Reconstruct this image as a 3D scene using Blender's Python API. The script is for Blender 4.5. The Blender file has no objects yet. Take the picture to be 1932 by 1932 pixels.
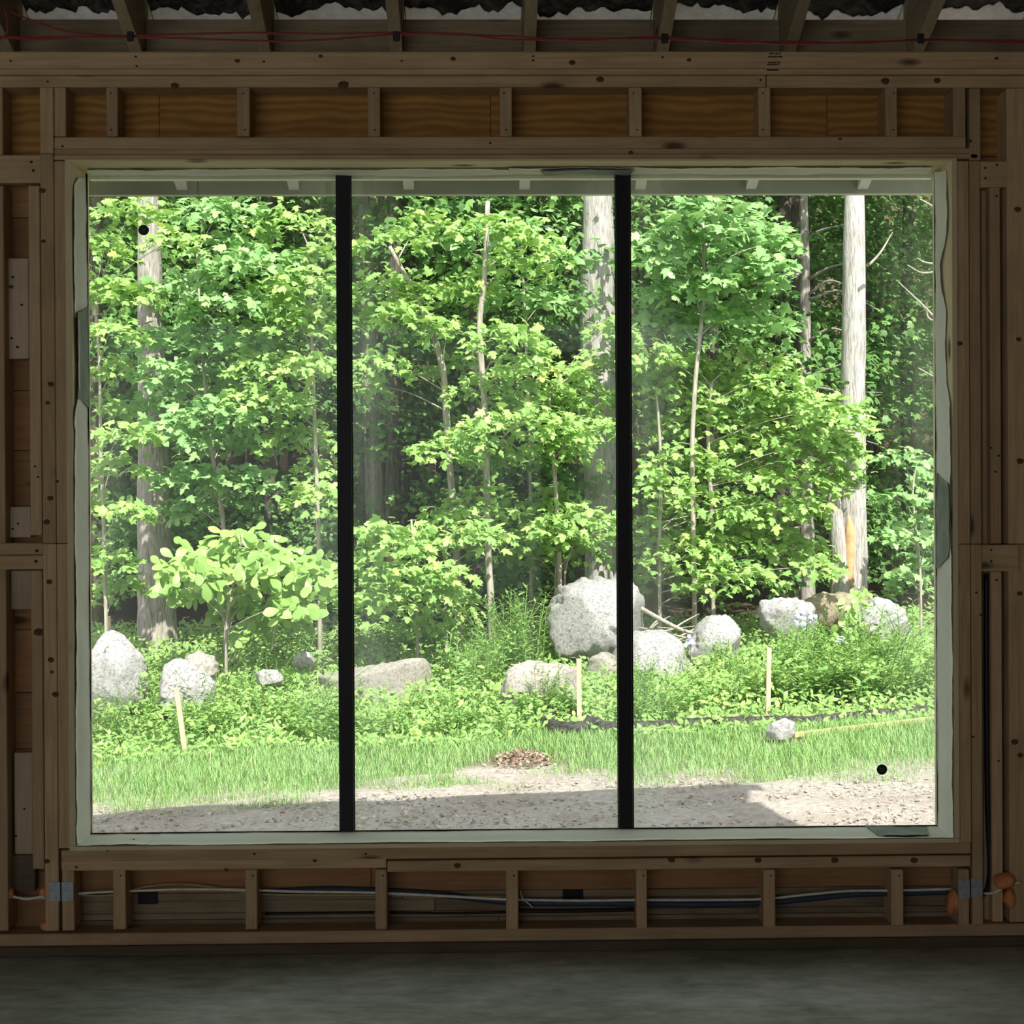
import bpy, bmesh, math, random
import numpy as np
from mathutils import Matrix, Vector

random.seed(7)
RNG = np.random.default_rng(7)
SC = bpy.context.scene
COL = SC.collection

# ------------------------------------------------------------------ camera
F_PX = 2650.0
CAM = np.array([-0.0756, -4.404, 1.3975])
PITCH, YAW, ROLL = -0.00371, 0.01675, -0.00547
cy_, sy_, cp_, sp_ = math.cos(YAW), math.sin(YAW), math.cos(PITCH), math.sin(PITCH)
FWD = np.array([sy_ * cp_, cy_ * cp_, sp_])
R0 = np.array([cy_, -sy_, 0.0])
U0 = np.cross(R0, FWD)
RIGHT = math.cos(ROLL) * R0 + math.sin(ROLL) * U0
UP = -math.sin(ROLL) * R0 + math.cos(ROLL) * U0
cam_data = bpy.data.cameras.new('camera')
cam_data.sensor_width = 36.0
cam_data.lens = F_PX * 36.0 / 1932.0
cam_data.clip_start = 0.05
cam_data.clip_end = 300
cam = bpy.data.objects.new('camera', cam_data)
COL.objects.link(cam)
m = Matrix.Identity(4)
for i in range(3):
    m[i][0], m[i][1], m[i][2], m[i][3] = RIGHT[i], UP[i], -FWD[i], CAM[i]
cam.matrix_world = m
SC.camera = cam

# ------------------------------------------------------------------ light
world = bpy.data.worlds.new('hazy_sky')
SC.world = world
world.use_nodes = True
bg = world.node_tree.nodes['Background']
bg.inputs[0].default_value = (0.93, 0.97, 1.0, 1)
bg.inputs[1].default_value = 0.80
sun_data = bpy.data.lights.new('sun', 'SUN')
sun_data.energy = 4.7
sun_data.angle = math.radians(0.6)
sun_data.color = (1.0, 0.95, 0.87)
sun = bpy.data.objects.new('sun', sun_data)
COL.objects.link(sun)
SUN_DIR = Vector((-0.27, 0.85, -1.0)).normalized()
sun.rotation_euler = SUN_DIR.to_track_quat('-Z', 'Y').to_euler()
sun.location = (2, -12, 14)
SC.view_settings.view_transform = 'Standard'
SC.view_settings.look = 'None'
SC.view_settings.gamma = 1.0
SC.view_settings.use_curve_mapping = False
SC.view_settings.exposure = 0.76
SC.cycles.max_bounces = 6
SC.cycles.diffuse_bounces = 3
SC.cycles.adaptive_threshold = 0.02
SC.cycles.glossy_bounces = 2
SC.cycles.transparent_max_bounces = 12
SC.cycles.use_denoising = True


# ------------------------------------------------------------------ helpers
def P(px, py, Y):
    """point of the place that the photograph shows at (px, py), at distance plane Y"""
    d = FWD + RIGHT * ((px - 966) / F_PX) + UP * ((966 - py) / F_PX)
    t = (Y - CAM[1]) / d[1]
    return CAM + d * t


def ground_z(x, y):
    x = np.asarray(x, float); y = np.asarray(y, float)
    g = -0.16 + 0.03 * np.maximum(0, y - 6.5) + 0.10 * np.clip((x - 1.2) / 2.5, 0, 1) * np.clip((y - 5.0) / 2.5, 0, 1)
    g = g + 0.05 * np.clip(x, -4, 4) * np.clip((9 - y) / 5, 0, 1)
    g = g + 0.015 * np.sin(1.7 * x + 0.6) * np.sin(1.3 * y) + 0.9 * np.maximum(0, y - 25)
    return g


def G(px, py):
    """ground point that the photograph shows at (px, py)"""
    d = FWD + RIGHT * ((px - 966) / F_PX) + UP * ((966 - py) / F_PX)
    lo, hi = 4.0, 60.0
    for _ in range(50):
        t = 0.5 * (lo + hi)
        q = CAM + d * t
        if q[2] > float(ground_z(q[0], q[1])):
            lo = t
        else:
            hi = t
    return q


def px_size(Y):
    return (Y - CAM[1]) / F_PX


def new_mesh(name, V, F, mat, smooth=False):
    V = np.asarray(V, np.float32).reshape(-1, 3)
    me = bpy.data.meshes.new(name)
    if isinstance(F, np.ndarray):
        n, k = F.shape
        me.vertices.add(len(V)); me.vertices.foreach_set('co', V.ravel())
        me.loops.add(n * k); me.loops.foreach_set('vertex_index', F.astype(np.int32).ravel())
        me.polygons.add(n); me.polygons.foreach_set('loop_start', np.arange(0, n * k, k, dtype=np.int32))
        me.update(calc_edges=True)
    else:
        me.from_pydata([tuple(map(float, v)) for v in V], [], F)
        me.update()
    if mat is not None:
        me.materials.append(mat)
    if smooth:
        me.polygons.foreach_set('use_smooth', np.ones(len(me.polygons), bool))
    return me


def link(name, me, parent=None, loc=(0, 0, 0)):
    o = bpy.data.objects.new(name, me)
    COL.objects.link(o)
    if parent is not None:
        o.parent = parent
        # parents are never rotated or scaled: take their world place off
        w = Vector((0, 0, 0)); p = parent
        while p is not None:
            w += p.location; p = p.parent
        o.location = Vector(loc) - w
    else:
        o.location = loc
    return o


def add(name, V, F, mat, parent=None, origin=None, smooth=False):
    V = np.asarray(V, float)
    if origin is None:
        origin = V.mean(0)
    return link(name, new_mesh(name, V - np.asarray(origin), F, mat, smooth), parent, origin)


def tag(o, label=None, cat=None, group=None, kind=None):
    if label: o['label'] = label
    if cat: o['category'] = cat
    if group: o['group'] = group
    if kind: o['kind'] = kind
    return o


def thing(name, label, cat, loc=(0, 0, 0), group=None, kind=None):
    o = bpy.data.objects.new(name, None)
    COL.objects.link(o)
    o.location = loc
    o.empty_display_size = 0.1
    return tag(o, label, cat, group, kind)


def box_vf(x0, x1, y0, y1, z0, z1, b=0.0025):
    """a box with chamfered edges"""
    bm = bmesh.new()
    bmesh.ops.create_cube(bm, size=1.0)
    for v in bm.verts:
        v.co = ((x0 + x1) / 2 + v.co.x * (x1 - x0), (y0 + y1) / 2 + v.co.y * (y1 - y0), (z0 + z1) / 2 + v.co.z * (z1 - z0))
    if b > 0:
        b = min(b, 0.3 * min(abs(x1 - x0), abs(y1 - y0), abs(z1 - z0)))
        bmesh.ops.bevel(bm, geom=list(bm.edges), offset=b, segments=1, affect='EDGES', profile=0.5)
    bm.verts.index_update()
    V = np.array([v.co[:] for v in bm.verts])
    Fs = [[v.index for v in f.verts] for f in bm.faces]
    bm.free()
    return V, Fs


def board(name, parent, x0, x1, y0, y1, z0, z1, mat, b=0.0025):
    if x0 > x1: x0, x1 = x1, x0
    if z0 > z1: z0, z1 = z1, z0
    V, Fs = box_vf(x0, x1, y0, y1, z0, z1, b)
    return add(name, V, Fs, mat, parent)


def pboard(name, parent, px0, py0, px1, py1, Yf, depth, mat, b=0.0025):
    """a board whose front face (at plane Yf) covers the given photo rectangle"""
    xm, ym = 0.5 * (px0 + px1), 0.5 * (py0 + py1)
    return board(name, parent, P(px0, ym, Yf)[0], P(px1, ym, Yf)[0], Yf, Yf + depth, P(xm, py1, Yf)[2], P(xm, py0, Yf)[2], mat, b)


def catmull(pts, n):
    pts = np.asarray(pts, float)
    if len(pts) == 2:
        t = np.linspace(0, 1, n)[:, None]
        return pts[0] * (1 - t) + pts[1] * t
    Q = np.vstack([2 * pts[0] - pts[1], pts, 2 * pts[-1] - pts[-2]])
    out = []
    m_ = len(pts) - 1
    for s in np.linspace(0, m_ - 1e-6, n):
        i = int(s); t = s - i
        p0, p1, p2, p3 = Q[i], Q[i + 1], Q[i + 2], Q[i + 3]
        out.append(0.5 * (2 * p1 + (p2 - p0) * t + (2 * p0 - 5 * p1 + 4 * p2 - p3) * t * t + (3 * p1 - p0 - 3 * p2 + p3) * t ** 3))
    return np.array(out)


def tube_vf(pts, radii, sides=8, n=None, rough=0.0, seed=0):
    pts = np.asarray(pts, float)
    n = n or max(2, 3 * len(pts))
    C = catmull(pts, n)
    r = np.interp(np.linspace(0, 1, n), np.linspace(0, 1, len(radii)), radii)
    T = np.gradient(C, axis=0)
    T /= np.linalg.norm(T, axis=1)[:, None] + 1e-9
    ref = np.array([0, 0, 1.0]) if abs(T[0][2]) < 0.8 else np.array([0, 1.0, 0])
    rg = np.random.default_rng(seed)
    ph = rg.random((6, 2)) * 6.28
    V = []
    for i in range(n):
        a = np.cross(T[i], ref); a /= np.linalg.norm(a) + 1e-9
        b = np.cross(a, T[i])
        for k in range(sides):
            th = 2 * math.pi * k / sides
            q = r[i]
            if rough:
                q *= 1 + rough * (math.sin(3 * th + 1.1 * i + ph[0, 0]) * 0.5 + math.sin(5 * th - 0.7 * i + ph[1, 0]) * 0.4 + rg.normal() * 0.25)
            V.append(C[i] + q * (math.cos(th) * a + math.sin(th) * b))
    Fs = []
    for i in range(n - 1):
        for k in range(sides):
            k2 = (k + 1) % sides
            Fs.append([i * sides + k, i * sides + k2, (i + 1) * sides + k2, (i + 1) * sides + k])
    Fs.append(list(range(sides))[::-1])
    Fs.append([(n - 1) * sides + k for k in range(sides)])
    return np.array(V), Fs


def tube(name, pts, radii, mat, parent=None, sides=8, n=None, rough=0.0, seed=0, origin=None):
    V, Fs = tube_vf(pts, radii, sides, n, rough, seed)
    return add(name, V, Fs, mat, parent, origin, smooth=True)


# ------------------------------------------------------------------ materials
def mat_new(name):
    mt = bpy.data.materials.new(name)
    mt.use_nodes = True
    nt = mt.node_tree
    for n in list(nt.nodes):
        nt.nodes.remove(n)
    out = nt.nodes.new('ShaderNodeOutputMaterial')
    return mt, nt, out


class N:
    """tiny node-graph helper"""
    def __init__(s, nt): s.nt = nt
    def node(s, t, **kw):
        n = s.nt.nodes.new(t)
        for k, v in kw.items():
            setattr(n, k, v)
        return n
    def link(s, a, b): s.nt.links.new(a, b)
    def val(s, sock, v):
        if hasattr(v, 'is_linked'): s.link(v, sock)
        else: sock.default_value = v
    def coord(s, kind='Object'): return s.node('ShaderNodeTexCoord').outputs[kind]
    def mapping(s, vec, scale=(1, 1, 1), loc=(0, 0, 0)):
        n = s.node('ShaderNodeMapping'); s.link(vec, n.inputs[0]); s.val(n.inputs[1], loc); n.inputs[3].default_value = scale
        return n.outputs[0]
    def noise(s, vec, scale, detail=4, rough=0.55, dist=0.0):
        n = s.node('ShaderNodeTexNoise'); s.link(vec, n.inputs['Vector'])
        n.inputs['Scale'].default_value = scale; n.inputs['Detail'].default_value = detail
        n.inputs['Roughness'].default_value = rough; n.inputs['Distortion'].default_value = dist
        return n.outputs['Fac']
    def voronoi(s, vec, scale, feature='F1'):
        n = s.node('ShaderNodeTexVoronoi', feature=feature); s.link(vec, n.inputs['Vector']); n.inputs['Scale'].default_value = scale
        return n.outputs['Distance']
    def ramp(s, fac, stops):
        n = s.node('ShaderNodeValToRGB'); s.link(fac, n.inputs[0])
        e = n.color_ramp.elements
        while len(e) < len(stops): e.new(0.5)
        for i, (p, c) in enumerate(stops):
            e[i].position = p
            e[i].color = (*c, 1) if not isinstance(c, (int, float)) else (c, c, c, 1)
        return n.outputs[0]
    def math(s, op, a, b=0.0, c=None):
        n = s.node('ShaderNodeMath', operation=op); s.val(n.inputs[0], a); s.val(n.inputs[1], b)
        if c is not None: s.val(n.inputs[2], c)
        return n.outputs[0]
    def mix(s, fac, a, b, blend='MIX'):
        n = s.node('ShaderNodeMix', data_type='RGBA', blend_type=blend)
        s.val(n.inputs[0], fac)
        s.val(n.inputs[6], (*a, 1) if isinstance(a, tuple) else a)
        s.val(n.inputs[7], (*b, 1) if isinstance(b, tuple) else b)
        return n.outputs[2]
    def hsv(s, col, h=0.5, sat=1.0, v=1.0):
        n = s.node('ShaderNodeHueSaturation'); s.val(n.inputs[0], h); s.val(n.inputs[1], sat); s.val(n.inputs[2], v); s.link(col, n.inputs[4])
        return n.outputs[0]
    def bump(s, h, strength=0.3, dist=0.01):
        n = s.node('ShaderNodeBump'); n.inputs['Strength'].default_value = strength; n.inputs['Distance'].default_value = dist
        s.link(h, n.inputs['Height'])
        return n.outputs[0]
    def principled(s, col, rough=0.7, spec=0.3, normal=None, metal=0.0):
        n = s.node('ShaderNodeBsdfPrincipled')
        s.val(n.inputs['Base Color'], (*col, 1) if isinstance(col, tuple) else col)
        s.val(n.inputs['Roughness'], rough)
        n.inputs['Specular IOR Level'].default_value = spec
        n.inputs['Metallic'].default_value = metal
        if normal is not None: s.link(normal, n.inputs['Normal'])
        return n.outputs[0]
    def rnd(s): return s.node('ShaderNodeObjectInfo').outputs['Random']


def simple(name, col, rough=0.6, spec=0.3, metal=0.0, var=0.15, scale=30, bump=0.0):
    mt, nt, out = mat_new(name); g = N(nt)
    nz = g.noise(g.coord(), scale, 4)
    dark = tuple(c * (1 - var) for c in col); lite = tuple(min(1, c * (1 + var)) for c in col)
    c = g.ramp(nz, [(0.3, dark), (0.7, lite)])
    g.link(g.principled(c, rough, spec, g.bump(nz, bump, 0.004) if bump else None, metal), out.inputs[0])
    return mt


def lumber(name, axis, light, dark, knots=True, stain=0.25):
    mt, nt, out = mat_new(name); g = N(nt)
    rn = g.rnd()
    off = g.node('ShaderNodeCombineXYZ')
    for i in range(3): g.link(g.math('MULTIPLY', rn, 17.0 + 9 * i), off.inputs[i])
    add_ = g.node('ShaderNodeVectorMath', operation='ADD')
    g.link(g.coord(), add_.inputs[0]); g.link(off.outputs[0], add_.inputs[1])
    v = add_.outputs[0]
    s = [1.0, 1.0, 1.0]; s['xyz'.index(axis)] = 0.045
    grain = g.noise(g.mapping(v, tuple(s)), 90, 5, 0.6, 0.6)
    c = g.ramp(grain, [(0.25, dark), (0.5, tuple(0.5 * (a + b) for a, b in zip(light, dark))), (0.75, light)])
    blot = g.noise(v, 5.0, 3, 0.5)
    c = g.mix(g.math('MULTIPLY', g.ramp(blot, [(0.45, 0.0), (0.7, 1.0)]), stain), c, tuple(x * 0.45 for x in dark))
    if knots:
        sk = [9.0, 9.0, 9.0]; sk['xyz'.index(axis)] = 3.2
        kd = g.voronoi(g.mapping(v, tuple(sk)), 1.0)
        c = g.mix(g.ramp(kd, [(0.07, 0.85), (0.16, 0.0)]), c, (0.05, 0.025, 0.012))
    c = g.hsv(c, 0.5, 1.0, g.math('MULTIPLY_ADD', rn, 0.35, 0.8))
    g.link(g.principled(c, 0.75, 0.2, g.bump(grain, 0.25, 0.002)), out.inputs[0])
    return mt


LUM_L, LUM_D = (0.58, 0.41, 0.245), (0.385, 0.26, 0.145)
M = {}
M['lum_z'] = lumber('lumber_upright', 'z', LUM_L, LUM_D)
M['lum_x'] = lumber('lumber_level', 'x', LUM_L, LUM_D)
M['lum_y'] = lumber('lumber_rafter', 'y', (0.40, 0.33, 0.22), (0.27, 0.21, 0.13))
M['fresh_x'] = lumber('fresh_pine_level', 'x', (0.74, 0.64, 0.42), (0.60, 0.49, 0.29), stain=0.1)
M['fresh_z'] = lumber('fresh_pine_upright', 'z', (0.74, 0.64, 0.42), (0.60, 0.49, 0.29), stain=0.1)
M['treated'] = lumber('dark_treated_lumber', 'x', (0.16, 0.115, 0.08), (0.09, 0.065, 0.045), stain=0.4)
M['dark_board'] = lumber('dark_weathered_board', 'x', (0.32, 0.245, 0.155), (0.19, 0.14, 0.085), stain=0.5)
M['scab'] = lumber('scab_plywood', 'z', (0.52, 0.40, 0.30), (0.42, 0.31, 0.22), knots=False, stain=0.2)


def ply_mat():
    mt, nt, out = mat_new('orange_plywood'); g = N(nt)
    v = g.coord(); rn = g.rnd()
    off = g.node('ShaderNodeCombineXYZ'); g.link(g.math('MULTIPLY', rn, 31.0), off.inputs[0]); g.link(g.math('MULTIPLY', rn, 11.0), off.inputs[2])
    a = g.node('ShaderNodeVectorMath', operation='ADD'); g.link(v, a.inputs[0]); g.link(off.outputs[0], a.inputs[1])
    warp = g.noise(g.mapping(a.outputs[0], (1.2, 1, 5)), 4.0, 3, 0.5)
    w = g.node('ShaderNodeTexWave', wave_type='BANDS', bands_direction='Z')
    g.link(g.mapping(a.outputs[0], (0.35, 1, 1)), w.inputs['Vector'])
    w.inputs['Scale'].default_value = 11; w.inputs['Distortion'].default_value = 9; w.inputs['Detail'].default_value = 3; w.inputs['Detail Scale'].default_value = 0.8
    c = g.ramp(w.outputs['Fac'], [(0.0, (0.30, 0.145, 0.036)), (0.5, (0.37, 0.18, 0.046)), (1.0, (0.45, 0.23, 0.062))])
    c = g.mix(g.math('MULTIPLY', g.ramp(warp, [(0.4, 0.0), (0.75, 1.0)]), 0.5), c, (0.14, 0.07, 0.03))
    g.link(g.principled(c, 0.7, 0.2, g.bump(w.outputs['Fac'], 0.1, 0.002)), out.inputs[0])
    return mt
M['ply'] = ply_mat()
M['red_board'] = lumber('reddish_sheathing_board', 'x', (0.42, 0.225, 0.105), (0.28, 0.14, 0.065), stain=0.35)
M['black'] = simple('black_metal', (0.006, 0.006, 0.007), 0.5, 0.25, 0, 0.2)
M['gasket'] = simple('black_gasket', (0.012, 0.013, 0.013), 0.7, 0.2, 0, 0.2)
M['steel'] = simple('galvanized_plate', (0.34, 0.37, 0.40), 0.5, 0.4, 0.3, 0.25, 60)
M['foam'] = simple('orange_foam', (0.62, 0.25, 0.10), 0.8, 0.15, 0, 0.3, 25, 0.6)
M['wire_red'] = simple('red_wire', (0.22, 0.025, 0.025), 0.5)
M['wire_white'] = simple('white_cable', (0.70, 0.68, 0.62), 0.5)
M['wire_blue'] = simple('dark_blue_cable', (0.035, 0.055, 0.08), 0.5)
M['wire_black'] = simple('black_cable', (0.012, 0.012, 0.012), 0.5)
M['wire_tan'] = simple('tan_cable', (0.40, 0.32, 0.14), 0.5)
M['nail'] = simple('nail_iron', (0.025, 0.018, 0.014), 0.6, 0.3, 0.3)
M['knot'] = simple('knot_wood', (0.10, 0.055, 0.03), 0.8, 0.1, 0, 0.5, 80)
M['tape'] = simple('grey_tape', (0.16, 0.175, 0.175), 0.45, 0.3, 0, 0.3, 14)
M['paint'] = simple('sage_painted_trim', (0.52, 0.55, 0.44), 0.6, 0.2, 0, 0.06, 6)
M['paint_lite'] = simple('pale_painted_rafter_tail', (0.78, 0.79, 0.66), 0.6, 0.2, 0, 0.06, 6)
M['stake'] = simple('stake_wood', (0.72, 0.52, 0.38), 0.8, 0.1, 0, 0.15, 20)
M['yellow_strip'] = simple('yellow_strip_wood', (0.62, 0.53, 0.27), 0.8, 0.1, 0, 0.2, 20)
M['ink'] = simple('black_ink', (0.008, 0.008, 0.01), 0.7, 0.1)
M['sticker'] = simple('dark_green_sticker', (0.010, 0.022, 0.012), 0.5, 0.2, 0, 0.1)
M['sticker_mark'] = simple('sticker_print', (0.06, 0.12, 0.05), 0.5, 0.2)
M['roof_deck'] = None


def deck_mat():
    mt, nt, out = mat_new('mottled_white_roof_deck'); g = N(nt)
    v = g.coord()
    a = g.noise(v, 9.0, 6, 0.7, 0.8)
    b = g.noise(g.mapping(v, (1, 1, 1), (3, 5, 1)), 34.0, 4, 0.6)
    f = g.math('ADD', g.math('MULTIPLY', a, 0.7), g.math('MULTIPLY', b, 0.3))
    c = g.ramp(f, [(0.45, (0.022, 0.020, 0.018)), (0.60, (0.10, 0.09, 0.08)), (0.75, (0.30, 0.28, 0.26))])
    g.link(g.principled(c, 0.9, 0.1), out.inputs[0])
    return mt
M['roof_deck'] = deck_mat()


def concrete_mat():
    mt, nt, out = mat_new('concrete_slab'); g = N(nt)
    v = g.coord()
    a = g.noise(v, 1.6, 6, 0.6, 0.5)
    b = g.noise(g.mapping(v, (1, 2.5, 1)), 9.0, 6, 0.65, 0.4)
    f = g.math('ADD', g.math('MULTIPLY', a, 0.55), g.math('MULTIPLY', b, 0.45))
    c = g.ramp(f, [(0.36, (0.17, 0.20, 0.145)), (0.5, (0.33, 0.37, 0.30)), (0.64, (0.52, 0.55, 0.48))])
    g.link(g.principled(c, 0.55, 0.4, g.bump(b, 0.12, 0.004)), out.inputs[0])
    return mt
M['concrete'] = concrete_mat()


def membrane_mat():
    mt, nt, out = mat_new('white_flashing_membrane'); g = N(nt)
    v = g.coord()
    w = g.node('ShaderNodeTexWave', wave_type='BANDS', bands_direction='DIAGONAL'); g.link(v, w.inputs['Vector']); w.inputs['Scale'].default_value = 55
    c = g.ramp(g.noise(v, 6, 3), [(0.3, (0.88, 0.88, 0.77)), (0.7, (0.95, 0.95, 0.86))])
    c = g.mix(g.math('MULTIPLY', w.outputs['Fac'], 0.16), c, (0.4, 0.43, 0.37))
    sh = g.principled(c, 0.55, 0.3, g.bump(w.outputs['Fac'], 0.3, 0.002))
    tr = g.node('ShaderNodeBsdfTranslucent'); tr.inputs[0].default_value = (0.8, 0.85, 0.72, 1)
    mx = g.node('ShaderNodeMixShader'); mx.inputs[0].default_value = 0.22
    g.link(sh, mx.inputs[1]); g.link(tr.outputs[0], mx.inputs[2]); g.link(mx.outputs[0], out.inputs[0])
    return mt
M['membrane'] = membrane_mat()


def glass_mat():
    """clear pane with a film of dust, thicker and streaked towards the pane's upright edges"""
    mt, nt, out = mat_new('dusty_window_glass'); g = N(nt)
    gen = g.coord('Generated'); ob = g.coord('Object'); rn = g.rnd()
    sep = g.node('ShaderNodeSeparateXYZ'); g.link(gen, sep.inputs[0])
    x = sep.outputs[0]
    edge = g.math('ABSOLUTE', g.math('SUBTRACT', x, 0.5))
    e = g.ramp(edge, [(0.30, 0.0), (0.5, 1.0)])
    off = g.node('ShaderNodeCombineXYZ'); g.link(g.math('MULTIPLY', rn, 20.0), off.inputs[0]); g.link(g.math('MULTIPLY', rn, 7.0), off.inputs[2])
    a = g.node('ShaderNodeVectorMath', operation='ADD'); g.link(ob, a.inputs[0]); g.link(off.outputs[0], a.inputs[1])
    st = g.ramp(g.noise(g.mapping(a.outputs[0], (40, 1, 0.8)), 1.0, 4, 0.6), [(0.35, 0.0), (0.75, 1.0)])
    cl = g.ramp(g.noise(a.outputs[0], 2.2, 3, 0.5), [(0.38, 0.0), (0.7, 1.0)])
    haze = g.math('MULTIPLY', e, g.math('ADD', g.math('MULTIPLY', st, 0.10), g.math('MULTIPLY', cl, 0.10)))
    haze = g.math('ADD', haze, g.math('MULTIPLY_ADD', cl, 0.012, 0.006))
    tr = g.node('ShaderNodeBsdfTransparent'); tr.inputs[0].default_value = (0.975, 0.99, 0.975, 1)
    df = g.node('ShaderNodeBsdfTranslucent'); df.inputs[0].default_value = (0.85, 0.92, 0.84, 1)
    gl = g.node('ShaderNodeBsdfGlossy'); gl.inputs['Roughness'].default_value = 0.02
    lw = g.node('ShaderNodeLayerWeight'); lw.inputs[0].default_value = 0.25
    m1 = g.node('ShaderNodeMixShader'); g.link(haze, m1.inputs[0]); g.link(tr.outputs[0], m1.inputs[1]); g.link(df.outputs[0], m1.inputs[2])
    m2 = g.node('ShaderNodeMixShader'); g.link(g.math('MULTIPLY_ADD', lw.outputs['Fresnel'], 0.3, 0.006), m2.inputs[0])
    g.link(m1.outputs[0], m2.inputs[1]); g.link(gl.outputs[0], m2.inputs[2]); g.link(m2.outputs[0], out.inputs[0])
    return mt
M['glass'] = glass_mat()


def leaf_mat(name, stops, trans=0.3, spec=0.025):
    mt, nt, out = mat_new(name); g = N(nt)
    isl = g.node('ShaderNodeNewGeometry').outputs['Random Per Island']
    r = g.math('FRACT', g.math('ADD', isl, g.math('MULTIPLY', g.rnd(), 3.7)))
    c = g.ramp(r, stops)
    d = g.node('ShaderNodeBsdfDiffuse'); g.link(c, d.inputs[0])
    t = g.node('ShaderNodeBsdfTranslucent'); g.link(g.hsv(c, 0.485, 1.1, 1.15), t.inputs[0])
    gl = g.node('ShaderNodeBsdfGlossy'); gl.inputs['Roughness'].default_value = 0.45
    a = g.node('ShaderNodeMixShader'); a.inputs[0].default_value = trans; g.link(d.outputs[0], a.inputs[1]); g.link(t.outputs[0], a.inputs[2])
    b = g.node('ShaderNodeMixShader'); b.inputs[0].default_value = spec; g.link(a.outputs[0], b.inputs[1]); g.link(gl.outputs[0], b.inputs[2])
    g.link(b.outputs[0], out.inputs[0])
    return mt


M['maple'] = leaf_mat('maple_leaf', [(0.0, (0.26, 0.45, 0.13)), (0.5, (0.34, 0.55, 0.165)), (0.97, (0.43, 0.63, 0.20)), (1.0, (0.50, 0.60, 0.18))])
M['maple_b'] = leaf_mat('maple_leaf_bluish', [(0.0, (0.22, 0.42, 0.15)), (0.6, (0.30, 0.53, 0.195)), (1.0, (0.39, 0.61, 0.24))], 0.25, 0.04)
M['hickory'] = leaf_mat('large_oval_leaf', [(0.0, (0.25, 0.43, 0.11)), (0.6, (0.32, 0.52, 0.14)), (1.0, (0.39, 0.57, 0.17))], 0.3, 0.04)
M['weed'] = leaf_mat('weed_leaf', [(0.0, (0.17, 0.35, 0.10)), (0.6, (0.27, 0.47, 0.135)), (1.0, (0.39, 0.56, 0.17))], 0.25)
M['weed_b'] = leaf_mat('weed_leaf_yellowish', [(0.0, (0.22, 0.39, 0.11)), (0.6, (0.30, 0.49, 0.145)), (1.0, (0.40, 0.57, 0.17))], 0.25)
M['grass'] = leaf_mat('grass_blade', [(0.0, (0.19, 0.38, 0.12)), (0.6, (0.29, 0.50, 0.165)), (0.93, (0.40, 0.58, 0.22)), (1.0, (0.55, 0.52, 0.28))], 0.25, 0.03)
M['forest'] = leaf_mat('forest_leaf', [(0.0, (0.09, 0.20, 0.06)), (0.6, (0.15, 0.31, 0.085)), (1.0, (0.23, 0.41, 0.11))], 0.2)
M['stem'] = simple('green_stem', (0.16, 0.26, 0.07), 0.7, 0.2)
M['petal'] = leaf_mat('lilac_petal', [(0.0, (0.48, 0.45, 0.72)), (1.0, (0.66, 0.62, 0.85))], 0.3)
M['yellow_petal'] = leaf_mat('yellow_petal', [(0.0, (0.75, 0.60, 0.05)), (1.0, (0.85, 0.72, 0.1))], 0.3)
M['litter'] = leaf_mat('brown_litter', [(0.0, (0.20, 0.13, 0.10)), (0.7, (0.36, 0.26, 0.20)), (1.0, (0.55, 0.45, 0.37))], 0.1)
M['dead_leaf'] = leaf_mat('dry_leaf', [(0.0, (0.34, 0.26, 0.20)), (0.6, (0.52, 0.42, 0.34)), (1.0, (0.70, 0.61, 0.52))], 0.15)


def bark_mat(name, lite, dark, ridge=1.0, patch=None):
    mt, nt, out = mat_new(name); g = N(nt)
    v = g.coord()
    a = g.noise(g.mapping(v, (52, 52, 6)), 1.0, 5, 0.65, 0.5)
    b = g.noise(v, 3.0, 4, 0.55)
    c = g.ramp(a, [(0.35, dark), (0.58, lite)])
    c = g.mix(g.math('MULTIPLY', g.ramp(b, [(0.45, 0.0), (0.7, 1.0)]), 0.45), c, tuple(0.55 * x for x in lite))
    g.link(g.principled(c, 0.9, 0.1, g.bump(a, 0.6 * ridge, 0.03)), out.inputs[0])
    return mt


M['bark_pale'] = bark_mat('pale_grey_bark', (0.66, 0.62, 0.605), (0.30, 0.27, 0.25))
M['bark_grey'] = bark_mat('grey_brown_bark', (0.54, 0.49, 0.46), (0.22, 0.19, 0.17))
M['bark_dark'] = bark_mat('dark_bark', (0.17, 0.145, 0.125), (0.065, 0.053, 0.045))
M['bark_sapling'] = bark_mat('sapling_bark', (0.56, 0.50, 0.44), (0.30, 0.26, 0.22), 0.4)
M['bare_wood'] = simple('bare_orange_wood', (0.66, 0.43, 0.23), 0.8, 0.1, 0, 0.2, 12)


def granite(name, lite, dark):
    mt, nt, out = mat_new(name); g = N(nt)
    v = g.coord()
    a = g.noise(v, 40, 6, 0.75, 0.6)
    b = g.noise(v, 4.0, 5, 0.6, 0.6)
    c = g.ramp(a, [(0.36, dark), (0.50, lite), (0.8, tuple(min(1, x * 1.1) for x in lite))])
    c = g.mix(g.math('MULTIPLY', g.ramp(b, [(0.48, 0.0), (0.68, 1.0)]), 0.45), c, tuple(0.62 * x for x in lite))
    h = g.math('ADD', g.math('MULTIPLY', a, 0.3), b)
    g.link(g.principled(c, 0.9, 0.15, g.bump(h, 0.9, 0.04)), out.inputs[0])
    return mt
M['granite'] = granite('white_speckled_granite', (0.50, 0.485, 0.49), (0.17, 0.165, 0.165))
M['granite_tan'] = granite('tan_grey_granite', (0.45, 0.41, 0.375), (0.17, 0.15, 0.135))
M['mossy'] = granite('brown_mossy_stone', (0.42, 0.36, 0.27), (0.19, 0.17, 0.10))


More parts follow.
